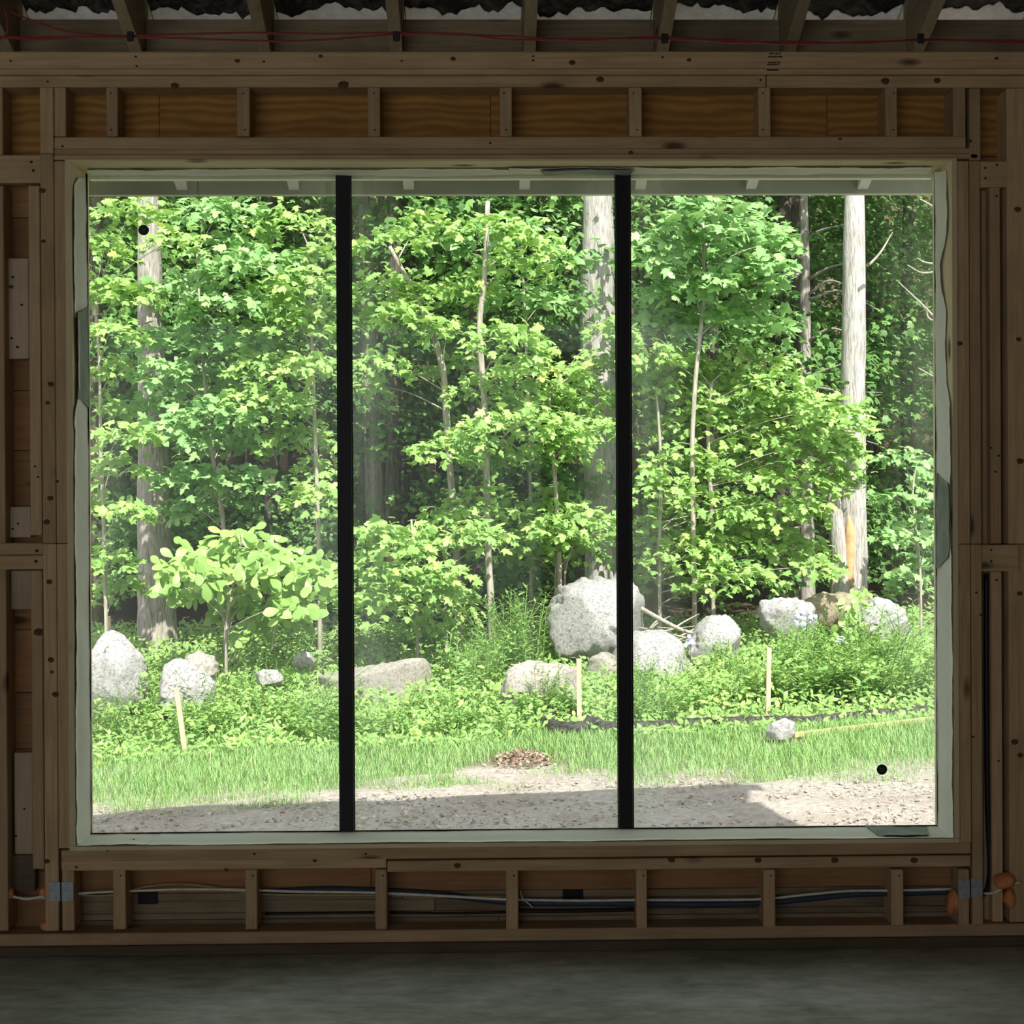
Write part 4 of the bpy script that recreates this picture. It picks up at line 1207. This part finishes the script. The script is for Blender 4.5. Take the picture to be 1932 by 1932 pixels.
make_tree('oval_leaf_shrub', 'shrub with large oval bright leaves before the dappled trunk', None,
          [(426, 1245), (428, 1180), (440, 1110), (450, 1060)], 7.4, 0.014, 0.007,
          [(460, 1010, 60, 16), (400, 1045, 76, 24), (500, 1045, 80, 24), (360, 1070, 60, 24), (450, 1080, 90, 26), (560, 1070, 66, 24), (330, 1105, 40, 22), (400, 1120, 66, 24), (490, 1120, 76, 26), (580, 1110, 56, 26), (450, 1150, 56, 18), (520, 1160, 56, 22), (560, 1150, 40, 20), (480, 1190, 30, 14), (340, 1085, 40, 20), (600, 1090, 40, 26), (440, 1040, 60, 20)], M['hickory'], tmpl=OVAL, seed=33, size=(0.10, 0.155), n_obj=260, dens=0.75, cat='shrub',
          more_stems=[[(512, 1230), (522, 1170), (530, 1130)]], tilt=(0.1, -0.75, 0.6))
make_tree('maple_sapling', 'broad-leaved branch high beside the slender sapling', SAP,
          [(1002, 1150), (1000, 900), (992, 640), (985, 480)], 9.6, 0.016, 0.012,
          [(960, 420, 60, 24), (1030, 430, 60, 24), (1070, 480, 60, 28), (900, 455, 60, 28), (985, 560, 76, 26), (1050, 560, 60, 28), (880, 480, 50, 24)], M['maple_b'], tmpl=BROAD, seed=34, n_obj=70, size=(0.09, 0.13))

# ---------------------------------------------------------------- forest behind: trees that share a few crowns
rg = np.random.default_rng(5)
crowns = []
for v in range(4):
    Ts, Rs, Ss = [], [], []
    for k in range(34):
        z = rg.uniform(0.2, 9.0)
        rad = rg.uniform(0.5, 1.0)
        a = rg.random() * 6.28; d = rg.uniform(0.2, 1.5) * (1.0 if z < 6 else 0.8)
        T, R, S = leaf_set(150, (d * math.cos(a), d * math.sin(a), z), (rad, rad, rad * 0.33), rg, tilt=(0, -0.5, 0.8), spread=0.5, size=(0.065, 0.11))
        Ts.append(T); Rs.append(R); Ss.append(S)
    V, F = scatter(ROUGH[0], ROUGH[1], np.vstack(Rs), np.concatenate(Ss), np.vstack(Ts))
    tv, tf = tube_vf([(0, 0, -0.2), (rg.uniform(-.1, .1), 0, 4), (rg.uniform(-.2, .2), 0, 9)], [0.10, 0.08, 0.03], 8, 14, 0.05, v)
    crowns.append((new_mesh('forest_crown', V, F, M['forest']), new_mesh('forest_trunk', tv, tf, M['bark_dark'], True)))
spots = []
for row, (yy, n, x0, x1) in enumerate([(11.6, 9, -5.2, 5.4), (13.2, 11, -6.4, 6.6), (15.2, 12, -7.6, 7.8), (17.5, 13, -9.0, 9.2), (20.0, 14, -10.5, 10.5), (23.0, 14, -12, 12)]):
    for k in range(n):
        spots.append((x0 + (x1 - x0) * (k + 0.5 + rg.uniform(-.3, .3)) / n, yy + rg.uniform(-.6, .6), row))
words = ['first row of forest trees behind the saplings', 'second row of forest trees', 'third row of forest trees', 'fourth row of forest trees', 'fifth row of forest trees', 'farthest row of forest trees']
spots = [q for q in spots if not (q[2] == 0 and q[0] > 3.7)]
for i, (x, y, row) in enumerate(spots):
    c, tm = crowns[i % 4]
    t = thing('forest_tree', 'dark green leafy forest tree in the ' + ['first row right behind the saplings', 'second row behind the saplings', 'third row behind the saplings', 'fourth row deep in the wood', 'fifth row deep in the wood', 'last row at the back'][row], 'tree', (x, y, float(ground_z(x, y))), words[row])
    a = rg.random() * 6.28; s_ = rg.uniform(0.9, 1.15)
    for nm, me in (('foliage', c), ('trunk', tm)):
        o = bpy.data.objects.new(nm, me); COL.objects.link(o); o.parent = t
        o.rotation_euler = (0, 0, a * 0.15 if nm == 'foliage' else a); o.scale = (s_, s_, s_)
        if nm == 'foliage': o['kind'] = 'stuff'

# ---------------------------------------------------------------- boulders
def boulder(name, label, outline, Y, mat, seed, depth=None, sink=True, group='granite boulders along the forest edge'):
    rg = np.random.default_rng(seed)
    W_ = np.array([P(a, b_, Y) for a, b_ in outline])
    W_ = resample(np.vstack([W_, W_[:1]]), 97)[:-1]
    c = 0.5 * (W_.min(0) + W_.max(0))
    q = W_[:, [0, 2]] - c[[0, 2]]
    th = np.arctan2(q[:, 1], q[:, 0]); r = np.hypot(q[:, 0], q[:, 1])
    o = np.argsort(th); th, r = th[o], r[o]
    th = np.r_[th[-3:] - 2 * math.pi, th, th[:3] + 2 * math.pi]; r = np.r_[r[-3:], r, r[:3]]
    na, ns = 72, 36
    amp = min(r.min() * 1.15, r.mean())
    A = np.linspace(-math.pi, math.pi, na, endpoint=False)
    ra = np.interp(A, th, r)
    ra = (np.roll(ra, 1) + 9 * ra + np.roll(ra, -1)) / 11
    d = depth or 0.75 * r.mean()
    kd = rg.normal(size=(9, 3)); ph = rg.random(9) * 6.28
    size = r.mean()
    PL = rg.normal(size=(11, 3)); PL[:, 1] = -np.abs(PL[:, 1]) - 0.5; PL /= np.linalg.norm(PL, axis=1)[:, None]
    PD = rg.uniform(0.62, 0.88, 11) * (size * np.sqrt(PL[:, 0] ** 2 + PL[:, 2] ** 2) + d * np.abs(PL[:, 1])) * 0.95
    V = []
    for s in np.linspace(-math.pi / 2 + 0.06, math.pi / 2 - 0.06, ns):
        cs = math.cos(s) ** 0.55
        for a, rr in zip(A, ra):
            p = np.array([rr * math.cos(a) * cs, d * math.sin(s) / 0.998, rr * math.sin(a) * cs])
            n1 = sum(math.sin(float(p @ kd[k]) * 2.6 / size + ph[k]) for k in range(4))
            n2 = sum(math.sin(float(p @ kd[k]) * 8.0 / size + ph[k]) for k in range(4, 9))
            n3 = abs(math.sin(float(p @ kd[2]) * 4.5 / size + ph[5])) + abs(math.sin(float(p @ kd[6]) * 6.0 / size + ph[1]))
            p = p + p / (np.linalg.norm(p) + 1e-6) * amp * (0.030 * n1 + 0.012 * n2 - 0.07 * n3 + 0.07)
            for nk, dk in zip(PL, PD):
                e = float(p @ nk) - dk
                if e > 0: p = p - nk * e * 0.85
            V.append(c + p)
    Fs = []
    for i in range(ns - 1):
        for k in range(na):
            k2 = (k + 1) % na
            Fs.append([i * na + k, i * na + k2, (i + 1) * na + k2, (i + 1) * na + k])
    Fs.append([k for k in range(na)][::-1]); Fs.append([(ns - 1) * na + k for k in range(na)])
    return tag(add(name, V, Fs, mat, None, None, True), label, 'boulder', group)


Bo = M['granite']
boulder('boulder', 'pointed white boulder at the left edge of the window', [(130, 1290), (168, 1234), (190, 1200), (203, 1188), (212, 1190), (240, 1214), (262, 1232), (276, 1262), (272, 1310), (240, 1352), (180, 1370), (132, 1350)], 6.1, Bo, 101)
boulder('boulder', 'bright white boulder behind the leaning left stake', [(290, 1290), (308, 1250), (345, 1238), (380, 1262), (404, 1295), (400, 1330), (350, 1372), (300, 1360)], 6.1, Bo, 102)
boulder('boulder', 'rounded grey boulder peeking over the bright white one', [(340, 1262), (352, 1238), (376, 1229), (400, 1235), (413, 1260), (408, 1290), (370, 1305), (345, 1295)], 6.9, M['granite_tan'], 103)
boulder('boulder', 'small white stone peeking from weeds below the oval-leaf shrub', [(552, 1240), (565, 1230), (580, 1227), (594, 1238), (596, 1256), (570, 1266), (552, 1258)], 7.3, Bo, 104)
boulder('boulder', 'small flat stone half buried in weeds in the left pane', [(474, 1272), (495, 1263), (520, 1264), (536, 1276), (530, 1292), (490, 1294)], 6.7, Bo, 105)
boulder('boulder', 'long low grey slab crossing behind the left mullion', [(570, 1296), (600, 1277), (660, 1262), (725, 1249), (790, 1240), (828, 1243), (844, 1266), (834, 1300), (770, 1335), (660, 1345), (585, 1330)], 6.7, M['granite_tan'], 131, depth=0.28)
boulder('boulder', 'low pale boulder left of the middle stake', [(944, 1300), (954, 1259), (990, 1246), (1048, 1249), (1088, 1266), (1092, 1312), (1050, 1340), (1006, 1352), (975, 1372), (948, 1350)], 6.0, M['granite_tan'], 107)
boulder('boulder', 'biggest rounded granite boulder behind the right mullion', [(1030, 1145), (1048, 1110), (1098, 1093), (1150, 1087), (1196, 1104), (1220, 1140), (1223, 1190), (1196, 1225), (1135, 1245), (1062, 1237), (1032, 1198)], 8.1, Bo, 108, depth=0.5)
boulder('boulder', 'large domed boulder at the foot of the biggest one', [(1150, 1262), (1168, 1215), (1200, 1190), (1250, 1194), (1286, 1222), (1304, 1262), (1296, 1310), (1220, 1325), (1160, 1310)], 7.3, Bo, 109, depth=0.42)
boulder('boulder', 'tan stone wedged under the biggest boulder behind middle stake', [(1096, 1275), (1118, 1240), (1150, 1226), (1176, 1236), (1184, 1275), (1172, 1305), (1110, 1305)], 7.2, M['granite_tan'], 110)
boulder('boulder', 'squarish white boulder right of the large domed one', [(1300, 1250), (1306, 1212), (1314, 1180), (1334, 1163), (1374, 1165), (1393, 1184), (1396, 1230), (1390, 1268), (1350, 1275)], 7.9, Bo, 111)
boulder('boulder', 'angular grey boulder left of the lilac flowers', [(1428, 1150), (1435, 1131), (1462, 1127), (1502, 1131), (1534, 1138), (1546, 1175), (1520, 1205), (1465, 1206), (1440, 1190)], 8.3, Bo, 112)
boulder('boulder', 'brown mossy flat stone at the foot of the bright trunk', [(1500, 1140), (1540, 1122), (1590, 1116), (1634, 1122), (1650, 1150), (1600, 1185), (1530, 1180)], 8.6, M['mossy'], 113)
boulder('boulder', 'rounded speckled boulder right of the bright trunk', [(1604, 1168), (1616, 1138), (1640, 1127), (1676, 1127), (1704, 1146), (1720, 1180), (1722, 1222), (1660, 1232), (1610, 1210)], 8.3, Bo, 114)
boulder('boulder', 'small grey rock in the grass before the right stake', [(1442, 1382), (1456, 1364), (1482, 1354), (1498, 1360), (1500, 1385), (1486, 1398), (1450, 1397)], float(G(1470, 1400)[1]) - 0.05, Bo, 115, depth=0.09)

# ---------------------------------------------------------------- stakes, sock, strip, debris
def stake(label, top, foot, w_px, Y=None):
    q = G(*foot); Y = q[1]
    t = P(top[0], top[1], Y)
    w = w_px * px_size(Y) / 2
    ax = t - q
    V = []
    for base, sc_ in ((q - ax * 0.12, 0.35), (q, 1.0), (t, 1.0)):
        for dx, dy in ((-1, -0.55), (1, -0.55), (1, 0.55), (-1, 0.55)):
            V.append(base + np.array([dx * w * sc_, dy * w * sc_, 0]))
    Fs = [[3, 2, 1, 0], [8, 9, 10, 11]]
    for i in (0, 4):
        Fs += [[i + k, i + (k + 1) % 4, i + 4 + (k + 1) % 4, i + 4 + k] for k in range(4)]
    return tag(add('stake', V, Fs, M['stake'], None, q), label, 'stake', 'wooden stakes along the yard edge')


stake('leaning wooden stake in the left pane before white boulder', (333, 1298), (350, 1424), 9)
stake('upright wooden stake in the middle pane beside black sock coil', (1092, 1243), (1093, 1371), 9)
stake('upright wooden stake in the right pane behind small rock', (1451, 1222), (1449, 1358), 8.5)
q = G(206, 1260)
stake('thin weathered stake top showing behind the pointed left boulder', (206, 1162), (206, 1262), 5)


def on_ground(L, lift): return [G(a, b_) + np.array([0, 0, lift]) for a, b_ in L]


r_ = 0.047
V, Fs = tube_vf(on_ground([(1190, 1384), (1300, 1378), (1385, 1374), (1450, 1373), (1530, 1373), (1600, 1366), (1700, 1358), (1790, 1350)], r_ * 0.7), [r_, r_], 10, 60, 0.10, 3)
tag(add('erosion_sock', V, Fs, M['sock'], None, None, True), 'long black mesh erosion sock lying along the right grass', 'sock')
V, Fs = tube_vf(on_ground([(1190, 1390), (1140, 1386), (1118, 1376), (1098, 1386), (1070, 1390), (1042, 1384), (1034, 1374), (1056, 1364), (1092, 1366)], r_ * 0.95), [r_, r_ * 1.15, r_], 10, 50, 0.10, 4)
tag(add('erosion_sock', V, Fs, M['sock'], None, None, True), 'coiled black mesh sock end at the middle stake', 'sock')
V, Fs = tube_vf(on_ground([(640, 1404), (720, 1406), (800, 1410), (860, 1408), (930, 1400)], 0.0), [0.03, 0.035, 0.03], 8, 24, 0.1, 5)
tag(add('erosion_sock', V, Fs, M['sock'], None, None, True), 'black sock half hidden by grass in the middle pane', 'sock')
a, b_ = G(1498, 1397), G(1800, 1362)
u = (b_ - a) / np.linalg.norm(b_ - a); w = np.array([-u[1], u[0], 0])
V = [p + w * s * 0.012 + np.array([0, 0, z]) for p in (a, b_) for s, z in ((-1, 0.02), (1, 0.02), (1, 0.05), (-1, 0.05))]
tag(add('wood_strip', V, [[3, 2, 1, 0], [4, 5, 6, 7], [0, 1, 5, 4], [1, 2, 6, 5], [2, 3, 7, 6], [3, 0, 4, 7]], M['yellow_strip']), 'thin yellow wood strip lying across the right grass', 'strip')

rg = np.random.default_rng(9)
c = G(988, 1438)
n = 420
r = np.sqrt(rg.random(n)); th = rg.random(n) * 6.28
T = np.stack([c[0] + r * np.cos(th) * 0.19, c[1] + r * np.sin(th) * 0.26, c[2] + 0.045 * (1 - r ** 2) + rg.uniform(0, 0.02, n)], 1)
V, F = scatter(BROAD[0], BROAD[1], frames(rg.normal(size=(n, 3)) * 0.6 + np.array([0, -0.3, 1]), rg.normal(size=(n, 3))), rg.uniform(0.015, 0.04, n), T)
tag(add('leaf_pile', V, F, M['litter']), 'small heap of dry brown leaves on the grass edge', 'leaf pile', kind='stuff')

# brush pile of bare sticks behind the domed boulder
bp_ = thing('brush_pile', 'tangle of bare grey sticks between the boulders', 'brush pile', tuple(P(1270, 1240, 8.3)))
for k in range(26):
    x0, y0 = rg.uniform(1215, 1330), rg.uniform(1190, 1240)
    a = rg.uniform(-0.5, 0.9); L = rg.uniform(50, 130)
    x1, y1 = x0 + L * math.cos(a) * rg.choice([-1, 1]), y0 - abs(L * math.sin(a)) * 0.6
    Y = rg.uniform(8.1, 8.7)
    tube('stick', [P(x0, y0, Y), P((x0 + x1) / 2, (y0 + y1) / 2 - rg.uniform(0, 10), Y + 0.05), P(x1, y1, Y + rg.uniform(-.2, .2))], [0.012, 0.009, 0.004], M['bark_sapling'], bp_, 5, 8)
tube('stick', [P(1205, 1145, 8.0), P(1240, 1165, 8.05), P(1290, 1190, 8.1), P(1340, 1200, 8.1)], [0.022, 0.02, 0.012], M['bark_sapling'], bp_, 7, 12)
# bare branch reaching in at the right edge
bb = thing('bare_branch', 'pale bare branch reaching in from the right edge', 'branch', tuple(P(1800, 630, 9.6)))
for L in ([(1810, 640), (1770, 605), (1735, 570), (1695, 532)], [(1810, 515), (1772, 512), (1740, 515), (1712, 500)], [(1810, 505), (1776, 500), (1745, 495), (1731, 487)], [(1790, 612), (1770, 608), (1752, 600), (1748, 584)],
          [(1812, 420), (1770, 395), (1735, 375)], [(1810, 730), (1770, 715), (1732, 694)], [(1640, 500), (1662, 475), (1684, 438)]):
    tube('twig', [P(a, b_, 9.6) for a, b_ in L], [0.016, 0.012, 0.005], M['bark_sapling'], bb, 6, 12)

# ---------------------------------------------------------------- weeds: individual plants from a few kinds
def weed_mesh(kind, rg):
    Ts, Rs, Ss = [], [], []
    tubesV, tubesF, nv = [], [], 0
    if kind == 'goldenrod':
        stems, h, tm = 3, 0.62, LANCE
    elif kind == 'broad':
        stems, h, tm = 5, 0.40, BROAD
    else:
        stems, h, tm = 8, 0.30, OVAL
    for s in range(stems):
        lean = rg.normal(size=2) * 0.14
        bx, by = rg.normal(size=2) * (0.05 if kind == 'goldenrod' else 0.10)
        hh = h * rg.uniform(0.75, 1.1)
        top = np.array([bx + lean[0] * hh * 2, by + lean[1] * hh * 2, hh])
        tv, tf = tube_vf([(bx, by, -0.05), (bx + lean[0] * hh * 0.6, by + lean[1] * hh * 0.6, hh * 0.55), top], [0.005, 0.004, 0.002], 4, 6)
        tubesV.append(tv); tubesF += [[i + nv for i in f] for f in tf]; nv += len(tv)
        n = 34 if kind == 'goldenrod' else 17
        t = np.linspace(0.22 if kind == 'goldenrod' else 0.3, 1.0, n)
        base = np.array([bx, by, 0]) + (top - np.array([bx, by, 0])) * t[:, None]
        a = np.arange(n) * 2.4 + rg.random() * 6
        out = np.stack([np.cos(a), np.sin(a), np.full(n, 0.55 if kind == 'goldenrod' else 0.15)], 1)
        Ts.append(base); Rs.append(frames(np.stack([-np.cos(a) * 0.5, -np.sin(a) * 0.5 - 0.25, np.ones(n)], 1) + rg.normal(size=(n, 3)) * 0.2, out))
        Ss.append(rg.uniform(0.08, 0.12, n) * (1.1 - 0.45 * t) if kind == 'goldenrod' else rg.uniform(0.045, 0.078, n))
    V, F = scatter(tm[0], tm[1], np.vstack(Rs), np.concatenate(Ss), np.vstack(Ts))
    return (V, F), (np.vstack(tubesV), tubesF)


rg = np.random.default_rng(31)
KINDS = {}
for kind, mt in (('goldenrod', 'weed'), ('broad', 'weed_b'), ('oval', 'weed')):
    KINDS[kind] = []
    for v in range(3):
        (V, F), (tv, tf) = weed_mesh(kind, rg)
        KINDS[kind].append((new_mesh('weed_leaves', V, F, M[mt]), new_mesh('weed_stem', tv, tf, M['stem'])))
NAMES = {'goldenrod': 'tall_weed', 'broad': 'broadleaf_weed', 'oval': 'low_weed'}
LOOK = {'goldenrod': 'tall narrow-leaved weed', 'broad': 'broad-leaved yellowish weed', 'oval': 'low round-leaved weed'}


def weed(kind, px, py, scale, where):
    q = G(px, py)
    lv, st = random.choice(KINDS[kind])
    t = thing(NAMES[kind], LOOK[kind] + ' ' + where, 'weed', (q[0], q[1], float(ground_z(q[0], q[1]))), LOOK[kind] + 's ' + where)
    a = random.random() * 6.28
    for nm, me in (('leaves', lv), ('stem', st)):
        o = bpy.data.objects.new(nm, me); COL.objects.link(o); o.parent = t
        o.rotation_euler = (0, 0, a); s = scale * random.uniform(0.85, 1.15); o.scale = (scale, scale, s if nm == 'none' else scale)
        if nm == 'leaves': o['kind'] = 'stuff'


def weeds(n, x0, x1, y0, y1, mix, where, sc_=(0.8, 1.15)):
    for k in range(n):
        kind = rg.choice(['goldenrod', 'broad', 'oval'], p=mix)
        weed(str(kind), rg.uniform(x0, x1), rg.uniform(y0, y1), rg.uniform(*sc_), where)


weeds(56, 165, 640, 1352, 1410, (0.3, 0.35, 0.35), 'in the bank below the left pane boulders', (0.5, 0.75))
weeds(16, 410, 555, 1310, 1345, (0.3, 0.4, 0.3), 'between the white boulder and the long slab', (0.55, 0.8))
weeds(34, 650, 950, 1345, 1400, (0.25, 0.4, 0.35), 'before the long grey slab', (0.4, 0.6))
weeds(14, 840, 950, 1300, 1350, (0.4, 0.4, 0.2), 'between the slab and the low pale boulder', (0.8, 1.1))
weeds(10, 990, 1090, 1352, 1372, (0.4, 0.3, 0.3), 'before the low pale boulder', (0.5, 0.75))
weeds(22, 1100, 1300, 1318, 1372, (0.3, 0.3, 0.4), 'before the domed boulder', (0.5, 0.75))
weeds(20, 1300, 1445, 1270, 1350, (0.35, 0.35, 0.3), 'below the squarish white boulder', (0.5, 0.7))
weeds(60, 1460, 1800, 1268, 1345, (0.45, 0.3, 0.25), 'in the tall thicket right of the right stake', (0.75, 1.05))
weeds(14, 935, 1004, 1262, 1300, (1.0, 0, 0), 'left of the biggest boulder', (1.0, 1.3))
weeds(18, 650, 860, 1225, 1262, (0.2, 0.6, 0.2), 'behind the long grey slab', (0.7, 0.95))
weeds(14, 420, 640, 1245, 1285, (0.2, 0.6, 0.2), 'under the oval-leaf shrub', (0.7, 0.9))
weeds(16, 1400, 1790, 1195, 1240, (0.4, 0.4, 0.2), 'among the boulders beside the bright trunk', (0.35, 0.55))
weeds(5, 225, 290, 1335, 1372, (0.7, 0.3, 0), 'between the pointed and the bright white boulder', (0.9, 1.1))

# vine over the mossy stone
T, R, S = [], [], []
vt = thing('climbing_vine', 'bright green vine hanging over the mossy stone', 'vine', tuple(P(1620, 1200, 8.15)))
vp = [P(1630, 1108, 8.25), P(1612, 1130, 8.1), P(1602, 1160, 8.0), P(1600, 1195, 8.0)]
tube('stem', vp, [0.006, 0.004], M['stem'], vt, 5, 12)
n = 46
cc = catmull(vp, n) + rg.normal(size=(n, 3)) * np.array([0.06, 0.04, 0.03])
leaf_objects(vt, cc, frames(np.array([0.1, -1.0, 0.6]) + rg.normal(size=(n, 3)) * 0.3, np.array([0, -0.2, -1.0]) + rg.normal(size=(n, 3)) * 0.4), rg.uniform(0.07, 0.11, n), BROAD, M['hickory'])

# lilac flower heads and a few yellow flowers
PET = fan([(0, 0), (-0.4, 0.5), (-0.25, 0.95), (0.25, 0.95), (0.4, 0.5)], (0, 0.55), 0.1)
def flower(px, py, Y, n, rad, mat, name, label, group, petal=0.02):
    c = P(px, py, Y)
    t = thing(name, label, 'flower', tuple(c), group)
    tube('stem', [c, c + np.array([0.01, 0.04, -0.35])], [0.003, 0.003], M['stem'], t, 4, 4)
    for k in range(n):
        p = c + rg.normal(size=3) * rad
        a = np.arange(5) * 2 * math.pi / 5 + rg.random()
        tt = np.stack([np.cos(a), 0 * a, np.sin(a)], 1)
        V, F = scatter(PET[0], PET[1], frames(np.tile([0.0, -1, 0.3], (5, 1)), tt), np.full(5, petal), np.tile(p, (5, 1)))
        add('blossom', V, F, M[mat], t)


for i, (a, b_, lab) in enumerate([(1512, 1158, 'topmost lilac flower head before the angular grey boulder'), (1531, 1163, 'lilac flower head right of the topmost one'), (1510, 1174, 'lilac flower head just below the topmost one'), (1587, 1209, 'lilac flower head in the thicket below the bright trunk'), (1617, 1231, 'lowest right lilac flower head in the thicket'), (1303, 1212, 'lilac flower head left of the squarish white boulder')]):
    flower(a, b_, 7.5, 9, 0.020, 'petal', 'phlox_flower', lab, 'lilac flowers in the thicket')
for a, b_, lab in [(186, 1437, 'upper yellow flower in the grass at left edge'), (188, 1444, 'lower yellow flower in the grass at left edge'), (396, 1400, 'yellow flower in the grass right of the leaning stake')]:
    q = G(a, b_ + 6)
    flower(a, b_, q[1], 2, 0.006, 'yellow_petal', 'yellow_flower', lab, 'yellow flowers in the grass', 0.012)

# ---------------------------------------------------------------- grass, low green cover, pebbles and chips (stuff)
rg = np.random.default_rng(12)
def edge_y(x): return 3.42 - 0.24 * np.clip(x - 0.4, 0, 3) + 0.03 * np.clip(x, -3, 0) + 0.11 * np.sin(2.3 * x + 1) + 0.08 * np.sin(7.1 * x)


n = 230000
X = rg.uniform(-3.6, 3.8, n); Yv = 2.2 + 5.0 * rg.random(n) ** 1.25
patch = np.sin(3.1 * X + 1.7 * np.sin(2 * Yv)) * np.sin(2.7 * Yv + 0.9 * X) + 0.5 * np.sin(9 * X + 4 * Yv) * np.sin(8 * Yv)
d = Yv - edge_y(X)
keep = d + 0.22 * patch + rg.normal(size=n) * 0.10 > 0.0
bare = (X > -0.3) & (X < 1.7) & (d < 0.75) & (patch + rg.normal(size=n) * 0.3 < -0.15)
keep &= ~bare
X, Yv, d = X[keep], Yv[keep], d[keep]
qr = G(1470, 1398)
near = (np.abs(X - qr[0]) < 0.13) & (Yv > qr[1] - 0.28) & (Yv < qr[1] + 0.1)
X, Yv, d = X[~near], Yv[~near], d[~near]
n = len(X)
BL = (np.array([(-0.5, 0, 0), (0.5, 0, 0), (-0.35, 0.55, 0.1), (0.35, 0.55, 0.1), (0, 1.0, 0.38)]), np.array([[0, 1, 3], [0, 3, 2], [2, 3, 4]]))
BLV = BL[0].copy(); BLV[:, 0] *= 0.058
az = rg.random(n) * 6.28
lean = rg.uniform(0.1, 0.75, n)
up_ = np.stack([np.cos(az) * lean, np.sin(az) * lean, np.ones(n)], 1)
nr = np.stack([np.cos(az), np.sin(az), -0.2 * np.ones(n)], 1)
V, F = scatter(BLV, BL[1], frames(nr, up_), rg.uniform(0.04, 0.10, n) * np.clip(0.55 + d * 0.8, 0.5, 1.0) * np.clip(1.25 - 0.25 * np.maximum(0, d - 0.9), 0.55, 1.0), np.stack([X, Yv, ground_z(X, Yv) - 0.004], 1))
tag(add('lawn_grass', V, F, M['grass'], None, (0, 4, -0.16)), 'bright green grass between the gravel yard and the weeds', 'grass', kind='stuff')

n = 46000
X = rg.uniform(-4.5, 5.0, n); Yv = 4.7 + 6.3 * rg.random(n)
sel = Yv > edge_y(X) + 1.25 + 0.3 * np.sin(3 * X)
X, Yv = X[sel], Yv[sel]; n = len(X)
T = np.stack([X, Yv, ground_z(X, Yv) + 0.02 + 0.20 * rg.random(n) * np.clip((Yv - 4.6) / 1.2, 0.2, 1)], 1)
Rg = frames(np.array([0, -0.6, 0.8]) + rg.normal(size=(n, 3)) * 0.4, rg.normal(size=(n, 3)) + np.array([0, -0.5, 0.3]))
Sg = rg.uniform(0.03, 0.062, n)
hb = n // 2
V, F = scatter(BROAD[0], BROAD[1], Rg[:hb], Sg[:hb], T[:hb])
V2, F2 = scatter(LANCE[0] * np.array([1.5, 1, 1]), LANCE[1], Rg[hb:], Sg[hb:] * 1.5, T[hb:])
F2 = F2 + len(V); V = np.vstack([V, V2]); F = np.vstack([F, F2])
tag(add('ground_cover', V, F, M['weed_b'], None, (0, 6, -0.16)), 'low leafy ground cover among the boulders', 'ground cover', kind='stuff')

n = 9000
X = rg.uniform(-3.2, 3.4, n); Yv = rg.uniform(1.6, 4.6, n)
sel = Yv < edge_y(X) + 0.55 * rg.random(n)
X, Yv = X[sel], Yv[sel]; n = len(X)
PEB = (np.array([(1, 0, 0), (0, 1, 0), (-1, 0.1, 0), (0.1, -1, 0), (0.1, 0.1, 0.6), (0, 0, -0.5)]), np.array([[0, 1, 4], [1, 2, 4], [2, 3, 4], [3, 0, 4], [1, 0, 5], [2, 1, 5], [3, 2, 5], [0, 3, 5]]))
V, F = scatter(PEB[0], PEB[1], frames(np.array([0, 0, 1.0]) + rg.normal(size=(n, 3)) * 0.35, rg.normal(size=(n, 3))), rg.gamma(2.0, 0.0023, n) + 0.002, np.stack([X, Yv, ground_z(X, Yv) + 0.003], 1))
tag(add('yard_gravel', V, F, M['pebble'], None, (0, 3, -0.16)), 'loose pale gravel on the yard before the grass', 'gravel', kind='stuff')
n = 5200
X = rg.uniform(-3.2, 3.4, n); Yv = rg.uniform(1.6, 4.9, n)
sel = Yv < edge_y(X) + 0.9 * rg.random(n)
X, Yv = X[sel], Yv[sel]; n = len(X)
V, F = scatter(LANCE[0] * np.array([2.2, 1, 1]), LANCE[1], frames(np.array([0, 0, 1.0]) + rg.normal(size=(n, 3)) * 0.35, rg.normal(size=(n, 3)) * np.array([1, 1, 0.15])), rg.uniform(0.015, 0.045, n), np.stack([X, Yv, ground_z(X, Yv) + 0.008], 1))
tag(add('wood_chips', V, F, M['dead_leaf'], None, (0, 3, -0.16)), 'dry wood chips and leaf bits strewn over the gravel', 'wood chips', kind='stuff')
